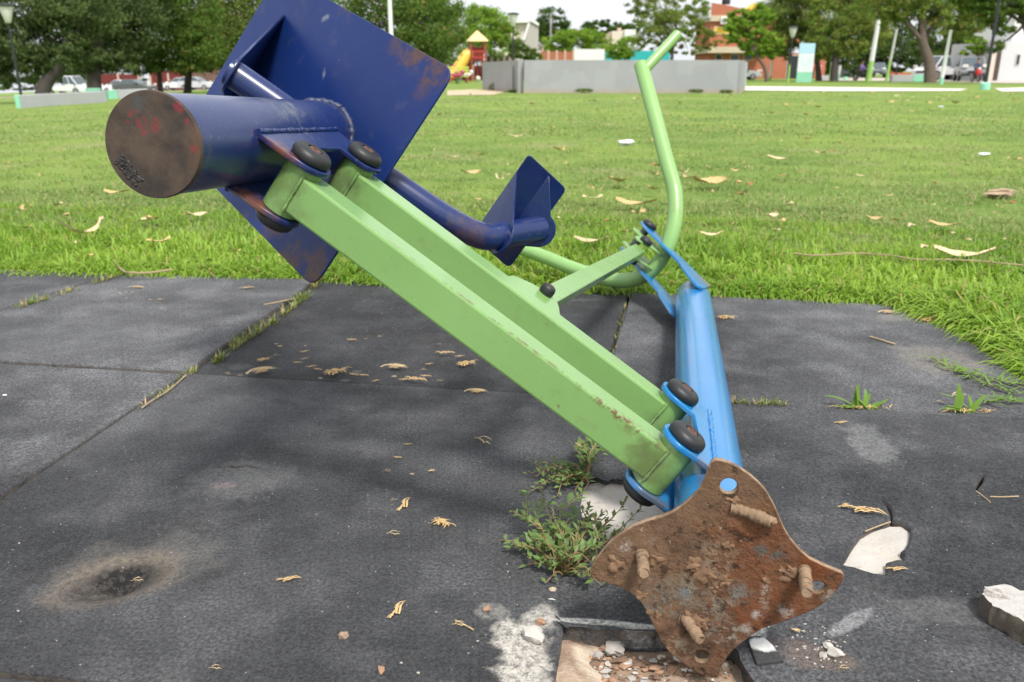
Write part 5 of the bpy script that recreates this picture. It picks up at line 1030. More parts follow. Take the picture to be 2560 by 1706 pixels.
tree('bright green tree behind the play tower roof', 84, [(1215, 70, 60, 45), (1190, 45, 35, 35), (1245, 60, 40, 40), (1170, 110, 40, 35), (1235, 115, 45, 30), (1265, 90, 30, 30), (1218, 35, 22, 25)], (1225, .2, [(1226, 180), (1228, 140), (1222, 80)]), F_LIGHT, .24, 9000, 7)
tree('dark domed tree beyond the slanting white house', 120, [(1378, 55, 50, 30), (1345, 75, 25, 26), (1410, 78, 28, 26), (1375, 85, 50, 25), (1340, 110, 22, 22)], (1360, .4, [(1362, 170), (1365, 120), (1375, 80)]), F_BLACK, .34, 5000, 8)
tree('light green bushy tree behind the brick garden wall', 95, [(1400, 110, 45, 28), (1445, 105, 50, 32), (1490, 115, 45, 28), (1380, 130, 22, 18), (1425, 90, 32, 20), (1480, 95, 30, 20)], (1462, .12, [(1462, 175), (1460, 140), (1455, 110)]), F_LIGHT, .26, 7000, 9)
tree('distant dark tree line on the horizon left of the handle', 150, [(1500, 72, 45, 20), (1545, 75, 45, 18), (1470, 85, 28, 16), (1580, 85, 30, 20), (1520, 60, 28, 12)], (1520, .4, [(1520, 170), (1520, 110), (1520, 80)]), F_BLACK, .42, 4500, 10)
tree('green shrub in front of the turquoise wall', 78, [(1540, 125, 28, 22), (1575, 120, 28, 26), (1555, 140, 35, 12), (1300, 140, 18, 12)][:3], (1560, .08, [(1560, 170), (1560, 130)]), F_LIGHT, .2, 3000, 11, limbs=False)
tree('leafy shrub at the foot of the slanting white house', 80, [(1310, 135, 34, 18), (1290, 120, 24, 22), (1335, 142, 24, 12)], (1310, .08, [(1310, 170), (1310, 140)]), F_MID, .2, 3000, 12, limbs=False)
tree('open crowned tree with brown pods behind the green handle', 70, [(1640, 15, 75, 32), (1700, 50, 60, 32), (1620, 60, 45, 30), (1740, 20, 40, 30), (1680, 90, 60, 25), (1590, 20, 30, 25), (1610, 100, 35, 20), (1745, 90, 40, 24), (1780, 100, 35, 22), (1720, 125, 60, 14), (1640, -30, 100, 30), (1660, 120, 36, 14), (1650, 60, 70, 50)], (1677, .2, [(1678, 165), (1682, 120), (1690, 70)]), F_POD, .18, 14000, 13, clump=.42)
tree('yellowish tree with a leaning forked trunk in front of the brick house', 66, [(1860, 60, 45, 30), (1840, 95, 30, 18), (1825, 70, 26, 16), (1890, 120, 40, 20), (1850, 40, 30, 20), (1890, 90, 36, 22), (1905, 40, 35, 30), (1870, 110, 30, 10), (1925, 110, 30, 30), (1905, 130, 24, 16)], (1918, .17, [(1914, 170), (1898, 150), (1880, 115), (1872, 80)]), F_LIGHT, .19, 12500, 14, clump=.42)
tree('large green tree left of the information totem', 72, [(1950, 40, 60, 45), (2000, 20, 70, 50), (1960, 100, 40, 36), (2010, 75, 45, 26), (1945, 140, 26, 16), (2030, -20, 90, 40)], (2048, .3, [(2046, 180), (2040, 130), (2010, 60)]), F_OLD, .20, 16000, 15)
tree('tree with a dark forked trunk right of the information totem', 68, [(2080, 40, 75, 45), (2130, 70, 60, 40), (2060, 100, 45, 40), (2120, 120, 45, 30), (2160, 20, 70, 45), (2185, 80, 40, 40), (2100, -20, 100, 40), (2060, 140, 22, 16)], (2085, .34, [(2086, 170), (2092, 130), (2090, 90), (2085, 50)]), F_POD, .20, 20000, 16, TRUNK_D)
tree('tree with a thick crooked trunk beside the grey bench', 58, [(2270, 15, 80, 32), (2330, 30, 60, 32), (2380, 20, 70, 40), (2230, 30, 50, 30), (2350, 70, 45, 20), (2290, -20, 100, 30), (2420, 60, 40, 30), (2260, 60, 26, 14), (2400, 85, 36, 18), (2200, 10, 60, 40), (2440, 20, 60, 40)], (2326, .46, [(2326, 180), (2322, 150), (2308, 115), (2303, 70), (2310, 30)]), F_POD, .17, 17000, 17, TRUNK, .45)
tree('dark tree behind the grey pickup', 82, [(2400, 100, 60, 40), (2350, 130, 40, 30), (2440, 70, 50, 50), (2400, 150, 50, 20), (2310, 120, 30, 30)], (2395, .3, [(2395, 180), (2395, 130), (2400, 90)]), F_BLACK, .24, 8000, 18, TRUNK_D)
tree('small bright green tree above the grey pickup', 68, [(2440, 110, 30, 16), (2455, 125, 25, 14), (2425, 128, 22, 12), (2450, 98, 18, 8)], (2445, .08, [(2445, 180), (2446, 150), (2445, 120)]), F_LIGHT, .2, 2400, 19, clump=.35)
tree('tree overhanging the white house at the right border', 50, [(2520, 5, 60, 30), (2440, -10, 60, 40), (2480, 40, 40, 26), (2570, 20, 40, 36), (2505, 75, 30, 14), (2460, 15, 50, 26), (2490, 120, 20, 14)], (2590, .3, [(2580, 110), (2560, 50), (2540, 10)]), F_MID, .17, 12000, 20, TRUNK_D, clump=.45)
tree('dark tree mass behind the motorcyclist and the white trunk', 100, [(2130, 140, 50, 30), (2180, 130, 50, 40), (2230, 130, 45, 36), (2090, 140, 40, 30), (2270, 140, 40, 22), (2040, 140, 35, 26), (2040, 172, 50, 18), (2120, 172, 60, 16), (2230, 165, 60, 16), (2330, 150, 60, 30), (2400, 160, 50, 24), (1990, 165, 40, 24), (2290, 95, 50, 40), (2200, 80, 60, 40), (2060, 90, 60, 40)], (2140, .4, [(2140, 185), (2140, 160), (2140, 130)]), F_BLACK, .30, 20000, 21, TRUNK_D)
tree('dark tree behind the red street wall at left', 118, [(330, 130, 110, 60), (450, 130, 100, 60), (230, 150, 90, 50), (540, 120, 90, 70), (120, 160, 100, 45), (640, 130, 100, 70), (20, 150, 90, 60), (80, 190, 90, 28), (200, 185, 90, 30), (-60, 190, 90, 40), (560, 185, 80, 26), (440, 175, 60, 30), (0, 212, 110, 24), (130, 212, 110, 22), (280, 208, 100, 20), (-90, 210, 70, 26)], (345, .4, [(345, 200), (345, 150), (345, 110)]), F_BLACK, .36, 23000, 22, TRUNK_D)
tree('dark green tree behind the navy seat at mid distance', 76, [(700, 60, 110, 90), (780, 90, 110, 90), (660, 150, 80, 50), (740, 160, 90, 40), (850, 160, 70, 40)], (720, .4, [(720, 200), (720, 140), (720, 80)]), F_DARK, .26, 9000, 23, TRUNK_D)
tree('deep green shrub row behind the play tower', 92, [(1100, 165, 40, 22), (1150, 160, 40, 26), (1200, 160, 35, 20), (1060, 160, 50, 30), (1000, 170, 70, 30), (920, 175, 70, 30)], (1150, .1, [(1150, 190), (1150, 170)]), F_DARK, .26, 6000, 24, limbs=False, cat='shrub', name='shrub')
# ------------------------------------------------------------------ lamps, poles, totem, benches
BLACK = plain('black_post_paint', (.018, .020, .024), .5, .2, 4); LAMPM = plain('frosted_lamp', (.60, .60, .56), .4, .1, 3); WHITEP = plain('white_post_paint', (.72, .72, .71), .6, .08, 2); LIME = plain('lime_post_paint', (.30, .50, .12), .7, .1, 2)
def lamp(label, px, d, h, head=True, foot=False, r=.055, lower=None):
    b = bg(px, d); t = thing('street_lamp', label, 'street lamp', b, 0, 'lamp posts in the park'); z0 = lower or 0
    MB().tube([(0, 0, -.1 + z0), (0, 0, h * .35), (0, 0, h - .75)], [r * 1.25, r * 1.05, r * .8], 12).build('post', BLACK, t, smooth=50)
    if lower: MB().tube([(0, 0, -.1), (0, 0, lower)], r * 1.2, 12).build('painted_post_foot', LIME, t, smooth=50)
    if foot: MB().lathe((0, 0, -.05), (0, 0, 1), [(.22, 0), (.20, .30), (.13, .36), (.0, .37)], 16).build('post_foot', MINT, t, smooth=40)
    if head:
        MB().lathe((0, 0, h - .78), (0, 0, 1), [(.09, 0), (.13, .06), (.30, .66), (.30, .68)], 14).build('lamp_shade', LAMPM, t, smooth=40); MB().lathe((0, 0, h - .10), (0, 0, 1), [(.36, 0), (.38, .04), (.30, .09), (.05, .13)], 14).build('lamp_cap', BLACK if h < 4.5 else LAMPM, t, smooth=40)
lamp('black street lamp with a pale conical shade at the far left', 57, 38, 4.3); lamp('black street lamp with a conical shade behind the low wall left of centre', 1283, 52, 4.2); lamp('street lamp with a green lower post left of the information totem', 1970, 62, 3.95, lower=1.3)
lamp('tall black post on a mint green foot at the right', 2461, 36, 6.5, True, True, .06)
lamp('thin black post between the lime footed pole and the thick trunk', 2238, 70, 6.6, True, False, .05); lamp('slim black post in front of the dark sedan at left', 405, 84, 5.4, False, True, .05)
def pole(label, px, d, h, r, parts_, top=(0, 0)):
    b = bg(px, d); t = thing('painted_pole', label, 'pole', b); z = -.1
    for nm, mt, z1 in parts_:
        f0, f1 = max(z, 0) / h, z1 / h; MB().tube([(top[0] * f0, top[1] * f0, z), (top[0] * f1, top[1] * f1, z1)], [r * (1 - .3 * f0), r * (1 - .3 * f1)], 12).build(nm, mt, t, smooth=50); z = z1
pole('tall white pole rising behind the upper edge of the navy seat', 983, 55, 11, .16, [('pole_base', MINT, .8), ('pole_shaft', WHITEP, 5.0), ('pole_tip', WHITEP, 11)]); pole('thick white trunk like pole with lime lower half', 2170, 66, 5.2, .22, [('pole_base', LIME, 1.55), ('pole_shaft', WHITEP, 5.2)], (.25, 0)); pole('thinner leaning white pole with lime lower half', 2215, 66, 4.6, .12, [('pole_base', LIME, 1.5), ('pole_shaft', plain('weathered_white', (.50, .50, .45), .8), 4.6)], (.35, 0)); pole('white leaning post with mint foot left of the grey pickup', 2352, 52, 3.2, .13, [('pole_base', MINT, .38), ('pole_shaft', WHITEP, 3.2)], (.12, 0)); pole('short white post with lime foot right of the leaning yellowish tree', 1925, 74, 2.0, .12, [('pole_base', LIME, .4), ('pole_shaft', WHITEP, 2.0)])
pole('grey utility pole rising from the gardens in the middle distance', 1375, 100, 7.4, .13, [('pole_shaft', plain('grey_pole', (.34, .32, .29), .9), 7.4)]); pole('white pale trunk post left of the dark forked trunk', 2075, 76, 2.9, .14, [('pole_base', LIME, 1.35), ('pole_shaft', WHITEP, 2.9)]); pole('small white bollard with mint foot right of the dark forked trunk', 2092, 74, 1.3, .20, [('pole_base', MINT, .55), ('bollard_top', WHITEP, 1.3)], (.12, 0)); pole('low mint green bollard beside the dark trunk', 2113, 78, .32, .2, [('pole_base', MINT, .32)])
def totem():
    b = bg(2009, 64); t = thing('information_totem', 'pale blue and white information totem with mint green base', 'sign', b, R_(-8)); t.scale = (.80, .80, .80); w = .72; SKY = plain('pale_blue_panel', (.42, .64, .78), .6, .05, 1); WHT = plain('white_panel', (.68, .73, .76), .6, .05, 1)
    MB().bb(-w, w, -.12, .12, -.1, .93).build('base', MINT, t, bevel=.02); MB().bb(-w, w, -.115, .115, .933, 2.62).build('white_panel', WHT, t, bevel=.02); MB().bb(-w, w, -.115, .115, 2.623, 3.55).build('blue_panel', SKY, t, bevel=.02)
    PR = plain('faint_blue_print', (.52, .70, .78), .6, .05, 1)
    for x0, x1, z0, z1 in ((-.38, -.30, 1.5, 2.2), (-.30, -.12, 1.5, 1.58), (-.18, -.10, 1.5, 1.9), (.12, .20, 1.35, 2.1), (.20, .42, 2.0, 2.08), (.20, .36, 1.68, 1.76), (.36, .44, 1.68, 2.08)): MB().bb(x0, x1, -.119, -.116, z0, z1).build('printed_mark', PR, t)
totem()
def bench(label, p0, d0, p1, d1, h, mint0, mint1, dep=.16):
    a = bg(p0, d0); b = bg(p1, d1); t = thing('concrete_bench', label, 'bench', a, 0, 'grey concrete benches with mint ends'); d = b - a; L = math.hypot(d.x, d.y); ax = Vector((d.x, d.y, d.z)).normalized(); sd_ = Vector((-ax.y, ax.x, 0)).normalized(); up = Vector((0, 0, 1)); s0 = 0; cuts = [(0, mint0, MINT, 'mint_end'), (mint0, L - mint1, CONC_G, 'bench_block'), (L - mint1, L, MINT, 'mint_end')]
    for x0, x1, mt, nm in cuts:
        if x1 - x0 > .02: MB().box(ax * ((x0 + x1) / 2) + sd_ * (dep / 2) + up * (h / 2 - .06), ((x1 - x0) / 2 - .002, dep / 2, h / 2 + .06), (ax, sd_, up)).build(nm, mt, t, bevel=.02)
bench('long grey concrete bench with a mint end at the far left', 50, 31, 268, 36.5, .47, .10, 0, .16); bench('shorter grey bench with a mint block end behind the rusty tube end', 273, 46, 372, 48, .48, .56, 0, .3); bench('grey and mint bench beside the thick crooked trunk at right', 2229, 64, 2318, 64, .50, 0, 1.1, .5); bench('small white grey block bench right of the information totem', 2052, 78, 2076, 78, .42, 0, 0, .4)
b_ = bg(236, 52); o = MB().bb(-.36, .36, -.3, .3, -.1, .62).build('mint_cube', MINT, None, bevel=.02); o.location = b_; tag(o, 'mint green cube seat between the two left benches', 'cube seat')
# ------------------------------------------------------------------ playground
RED = plain('red_play_paint', (.40, .050, .035), .5, .15, 3); YEL = plain('yellow_plastic', (.80, .46, .06), .4, .1, 2); ROOFY = plain('pale_yellow_roof', (.80, .56, .22), .5, .08, 2); DKB = plain('dark_platform', (.06, .05, .05), .7); BRN = plain('brown_ladder', (.30, .12, .05), .6)
def tower():
    d = 74; b = bg(1194, d); k = 1 / ppm(d); t = thing('play_tower', 'red play tower with yellow pointed roof and yellow tube slide', 'play tower', b, R_(12)); w = .62; H_ = 3.35
    for sx in (-1, 1):
        for sy in (-1, 1): MB().bb(sx * w - .06, sx * w + .06, sy * w - .06, sy * w + .06, -.1, H_).build('post', RED, t)
    MB().lathe((0, 0, H_), (0, 0, 1), [(1.22, 0), (1.16, .10), (.10, .86), (0, .90)], 4).build('roof', ROOFY, t).rotation_euler = (0, 0, R_(45))
    MB().bb(-w, w, -w, w, 1.62, 1.74).build('platform', DKB, t)
    for z in (1.95, 2.45): MB().bb(-w, w, -w - .03, -w + .03, z, z + .12).build('guard_rail', RED, t)
    for x in (-.35, -.1, .15, .4): MB().bb(x - .03, x + .03, -w - .025, -w + .025, 1.75, 2.45).build('guard_bar', RED, t)
    MB().bb(-w, w, w - .03, w + .03, 1.75, 2.9).build('back_panel', RED, t)
    ld = MB()
    for x in (.25, .55): ld.tube([(x + .25, -1.25, -.05), (x - .02, -w, 1.7)], .035, 6)
    ld.build('ladder', BRN, t)
    for z in (.3, .6, .9, 1.2, 1.5): MB().tube([(.25 + .25 * (1 - z / 1.7), -1.25 + .63 * z / 1.7, z), (.55 + .25 * (1 - z / 1.7), -1.25 + .63 * z / 1.7, z)], .03, 6).build('rung', BRN, t)
    MB().tube([(0, .1, -.1), (0, .1, 1.62)], .07, 8).build('centre_post', RED, t)
    P = [(-.55, 0, 2.30), (-.95, -.10, 2.22), (-1.30, -.22, 1.75), (-1.85, -.4, 1.05)]; sl = MB().tube(smooth_path(P, 2), .50, 20).build('tube_slide', YEL, t, smooth=50)
    MB().tube([(-1.86, -.4, 1.04), (-2.25, -.52, .62), (-2.7, -.65, .45)], .51, 20).build('slide_exit', plain('pink_red_plastic', (.75, .10, .10), .4), sl, smooth=50); MB().lathe((-.60, 0, 2.30), (-1, 0, 0), [(.62, 0), (.62, .10), (.5, .12)], 18).build('slide_collar', BRN, sl)
tower()
def slat_bench():
    d = 60; b = bg(1148, d); t = thing('park_bench', 'lime yellow slatted park bench in front of the play tower', 'bench', b, R_(8)); LY = plain('lime_yellow_slat', (.46, .52, .07), .6); OR = plain('orange_frame', (.42, .20, .05), .6)
    for z in (.68, .86, 1.04): MB().bb(-.72, .72, .12, .16, z, z + .13).build('back_slat', LY, t)
    for y in (-.30, -.14, .02): MB().bb(-.72, .72, y - .06, y + .06, .44, .48).build('seat_slat', LY, t)
    for x in (-.6, .6):
        MB().tube([(x, -.3, -.05), (x, -.3, .44)], .03, 8).build('leg', OR, t); MB().tube([(x, .2, -.05), (x, .17, 1.15)], .03, 8).build('leg', OR, t)
slat_bench()
def rider(label, px, d, c1, c2):
    b = bg(px, d); t = thing('spring_rider', label, 'spring rider', b, R_(20), 'spring riders by the play tower'); M1 = plain('rider_' + label.split()[0], c1, .5); M2 = plain('rider_dark_' + label.split()[0], c2, .5)
    sp_ = [(.12 * math.cos(a), .12 * math.sin(a), .02 + .40 * a / 31.4) for a in [i * .5 for i in range(63)]]; MB().tube(sp_, .022, 6).build('spring', M2, t); MB().lump((0, 0, .60), (.42, .14, .16), 2, 2, .2).build('body', M1, t, smooth=60); MB().lump((.42, 0, .78), (.16, .11, .17), 5, 2, .2).build('head', M1, t, smooth=60); MB().tube([(.25, -.2, .85), (.25, .2, .85)], .025, 6).build('handle', M2, t); MB().bb(-.16, .16, -.15, .15, .72, .76).build('saddle', M2, t)
rider('maroon spring rider in front of the lime yellow bench', 1143, 57, (.42, .06, .12), (.05, .16, .03)); rider('white spring rider with pink sides right of the lime yellow bench', 1166, 64, (.75, .68, .72), (.20, .03, .06)); o = MB().lump((0, 0, .25), (.22, .18, .24), 3, 2, .15).build('play_ball', plain('cream_ball', (.6, .55, .45), .6), None, smooth=60); o.location = bg(1195, 69); tag(o, 'cream rounded stool under the play tower', 'stool')
# ------------------------------------------------------------------ houses and garden walls
BRICK = NT('red_brick'); _b = BRICK.n('ShaderNodeTexBrick'); _b.inputs['Scale'].default_value = 5; _b.inputs['Color1'].default_value = (.36, .105, .055, 1); _b.inputs['Color2'].default_value = (.44, .15, .085, 1); _b.inputs['Mortar'].default_value = (.36, .24, .18, 1); _b.inputs['Mortar Size'].default_value = .012
_v = BRICK.map(rot=(R_(90), 0, 0)); BRICK.t.links.new(_v, _b.inputs[0]); BRICK = BRICK.done(_b.outputs[0], .9, spec=.2)
BEIGE = plain('beige_render', (.50, .42, .31), .9, .1, .6); CREAM = plain('cream_render', (.62, .55, .47), .9, .08, .5); WHITEW = plain('white_render', (.74, .73, .71), .9, .05, .5); GREYW = plain('light_grey_render', (.55, .56, .57), .9, .06, .5); GLASS = plain('dark_window_glass', (.03, .035, .04), .15, .2, 2, spec=.6); YELW = plain('yellow_render', (.68, .46, .06), .8); TURQ = plain('turquoise_paint', (.02, .36, .38), .7, .1, .6); PINKW = plain('pinkish_render', (.50, .36, .29), .9, .1, .6); DARKF = plain('dark_metal_fence', (.06, .065, .07), .6); REDW = plain('dark_red_paint', (.13, .020, .016), .8, .2, .8); FRAME = plain('window_frame_paint', (.55, .53, .50), .7)
def quad_house(name, label, cat, d, boxes, group=None):
    """boxes: (part name, px0, px1, ytop, ybottom or None, depth m, y offset m, material, [windows])"""
    b = bg((boxes[0][1] + boxes[0][2]) / 2, d); t = thing(name, label, cat, b, 0, group)
    for nm, x0, x1, yt, yb, dep, off, mt, wins in boxes:
        dd = d + off; a = at(x0, yt, dd) - b; c = at(x1, yt, dd) - b; z1 = a.z; z0 = -.3 if yb is None else (at(x0, yb, dd) - b).z; y0 = a.y if yb is None else min(a.y, (at(x0, yb, dd) - b).y)
        y0 = (dd + (0 - CAM_H) * SINP) / COSP - b.y; o = MB().bb(a.x, c.x, y0, y0 + dep, z0, z1).build(nm, mt, t)
        for (wn, wx0, wx1, wy0, wy1, wm) in wins:
            p = at(wx0, wy0, dd) - b; q = at(wx1, wy1, dd) - b; f = MB().bb(p.x - .07, q.x + .07, y0 - .05, y0 + .02, q.z - .07, p.z + .07).build(wn, FRAME, t); MB().bb(p.x, q.x, y0 - .065, y0 - .051, q.z, p.z).build('pane' if wm is GLASS else 'panel', wm, f)
    return t
h = quad_house('brick_house', 'two storey red brick house with black roof tank behind the trees', 'house', 95, [('upper_wall', 1768, 1990, 48, 118, 8, 0, BRICK, [('window', 1800, 1825, 70, 86, YELW), ('window', 1778, 1800, 70, 86, YELW)]), ('lower_wall', 1770, 2060, 134, None, 8, .02, BRICK, [('window', 1856, 1876, 138, 150, GLASS), ('door', 1823, 1841, 138, 190, GLASS), ('window', 1786, 1800, 138, 150, GLASS), ('door', 1965, 1990, 140, 198, GLASS)]), ('canopy', 1765, 1905, 118, 133, 9.5, -1.5, BEIGE, []), ('ledge', 1766, 1890, 42, 56, 8.3, -.3, BEIGE, []), ('ledge', 1812, 1870, 87, 91, 8.2, -.2, plain('pink_ledge', (.58, .42, .38), .9), [])])
def brick_parapet():
    b = h.location; d = 94.9; P = [at(x, y, d) - b for x, y in ((1766, 44), (1766, 12), (1805, 18), (1845, 27), (1890, 34), (1890, 44))]; y0 = (d - CAM_H * SINP) / COSP - b.y - .1; n = len(P); vs = [(p.x, y0, p.z) for p in P] + [(p.x, y0 + 7, p.z) for p in P]; MB().add(vs, [tuple(range(n)), tuple(range(2 * n - 1, n - 1, -1))] + [(i, (i + 1) % n, n + (i + 1) % n, n + i) for i in range(n)]).build('parapet', BRICK, h, fix=True)
    P = [at(x, y, d) - b for x, y in ((1760, 48), (1757, 20), (1761, 11), (1765.6, 12), (1765.6, 48))]; n = len(P); vs = [(p.x, y0 - .05, p.z) for p in P] + [(p.x, y0 + 7, p.z) for p in P]; MB().add(vs, [tuple(range(n)), tuple(range(2 * n - 1, n - 1, -1))] + [(i, (i + 1) % n, n + (i + 1) % n, n + i) for i in range(n)]).build('side_pier', GREYW, h, fix=True)
    P = [at(x, y, d + 3) - b for x, y in ((1846, 30), (1866, 14), (1868, 40))]; vs = [(p.x, y0 + 1.0, p.z) for p in P] + [(p.x, y0 + 4, p.z) for p in P]; MB().add(vs, [(0, 1, 2), (5, 4, 3), (0, 3, 4, 1), (1, 4, 5, 2), (2, 5, 3, 0)]).build('yellow_gable', YELW, h, fix=True)
    p = at(1800, 16, d + 2) - b; MB().lathe((p.x, y0 + 2, p.z), (0, 0, 1), [(.46, 0), (.48, .1), (.48, .62), (.40, .80), (.16, .90), (.16, .98), (0, .99)], 18).build('water_tank', BLACK, h, smooth=40)
    p = at(1800, 55, d) - b; ac = MB().bb(p.x - .48, p.x + .48, y0 - .42, y0 - .02, p.z - .36, p.z + .36).build('air_conditioner', WHITEW, h, bevel=.03); MB().lathe((p.x - .14, y0 - .425, p.z), (0, -1, 0), [(.27, 0), (.27, .02), (.2, .03), (.05, .01)], 16).build('fan_grille', plain('grille', (.2, .2, .2), .6), ac)
brick_parapet()
def slant_house():
    d = 104; b = bg(1300, d); t = thing('slanting_house', 'white edged house with steep slanting roof wall behind the centre lamp', 'house', b); y0 = -b.y + (d - CAM_H * SINP) / COSP
    def pr(px, dep, mt, nm, off=0):
        P = [at(x, y, d) - b for x, y in px]; n = len(P); vs = [(p.x, y0 + off, p.z) for p in P] + [(p.x, y0 + off + dep, p.z) for p in P]; MB().add(vs, [tuple(range(n)), tuple(range(2 * n - 1, n - 1, -1))] + [(i, (i + 1) % n, n + (i + 1) % n, n + i) for i in range(n)]).build(nm, mt, t, fix=True)
    pr([(1242, 60), (1322, 56), (1300, 112), (1300, 200), (1242, 200)], 7, CREAM, 'wall'); pr([(1322, 48), (1345, 66), (1345, 205), (1300, 205), (1306, 115)], 6, plain('stone_grey_wall', (.42, .39, .36), .9), 'side_wall', -.4); pr([(1258, 54), (1316, 54), (1324, 46), (1346, 62), (1346, 68), (1324, 56), (1318, 60), (1258, 60)], 6.4, WHITEW, 'roof_edge', -.6); pr([(1320, 56), (1326, 56), (1312, 100), (1304, 110)], 6.2, WHITEW, 'roof_edge', -.5)
    pr([(1240, 120), (1262, 120), (1262, 200), (1240, 200)], 2, WHITEW, 'porch', -1.5)
slant_house()
quad_house('low_house', 'low pinkish house with dark red window beside the utility pole', 'house', 104, [('wall', 1352, 1381, 114, None, 5, 0, PINKW, [('window', 1349, 1354, 116, 128, REDW)])]); quad_house('pink_house', 'small pinkish house with chimney partly hidden behind the pod tree', 'house', 125, [('wall', 1526, 1556, 80, None, 6, 0, CREAM, []), ('chimney', 1540, 1549, 72, 84, 1, 2, PINKW, []), ('side_wall', 1511, 1526, 86, None, 6, .5, PINKW, []), ('wall', 1558, 1585, 76, None, 6, -1, WHITEW, [])])
def gwall(label, px0, px1, yt, d, mt, cat='wall', nm='garden_wall', posts=0, dep=.25):
    a = bg(px0, d); b = bg(px1, d); t = thing(nm, label, cat, a); z1 = (at(px0, yt, d) - a).z; L = b.x - a.x; n = max(1, posts)
    for i in range(n): MB().bb(L * i / n + .03, L * (i + 1) / n - .03, 0, dep, -.3, z1).build('wall_panel', mt, t)
    if posts:
        for i in range(n + 1): MB().bb(L * i / n - .12, L * i / n + .12, -.06, dep + .06, -.3, z1 + .15).build('pier', PINKW, t)
gwall('brick garden wall with piers behind the low grey wall', 1350, 1432, 130, 92, BRICK, posts=4); gwall('white garden wall right of the brick garden wall', 1433, 1510, 124, 92, WHITEW, posts=0); gwall('turquoise garden wall behind the green handle', 1511, 1672, 128, 90, TURQ); gwall('dark metal fence behind the lamp post', 1216, 1290, 140, 88, DARKF, 'fence', 'metal_fence', 5, .06); gwall('dark red street wall with pale piers at left', 250, 352, 186, 104, REDW, posts=2); gwall('dark red gate wall behind the silver car', 380, 470, 178, 104, REDW, posts=2); gwall('brown wall behind the trees beside the silver car', 470, 640, 160, 108, plain('brown_wall', (.16, .09, .07), .9, .3, .5)); gwall('orange brick planter wall by the thin black post', 2225, 2300, 182, 80, BRICK); gwall('dark hedge wall under the trees at the far right street', 2060, 2160, 160, 112, DARKF); gwall('dark maroon fence behind the play tower', 1120, 1215, 165, 90, REDW, 'fence', 'metal_fence', 3, .06)
quad_house('white_house', 'white house at the right border with narrow dark window', 'house', 66, [('wall', 2492, 2700, 105, None, 8, 0, GREYW, [('window', 2531, 2538, 138, 162, GLASS)]), ('upper_wall', 2512, 2720, 22, 106, 6, 1.5, WHITEW, [('window', 2540, 2556, 70, 90, GLASS)]), ('door_pier', 2483, 2489, 130, None, 1, -.2, plain('dark_brown_wood', (.08, .05, .04), .8), []), ('gate_wall', 2468, 2483, 124, None, .4, -.1, CREAM, [])])
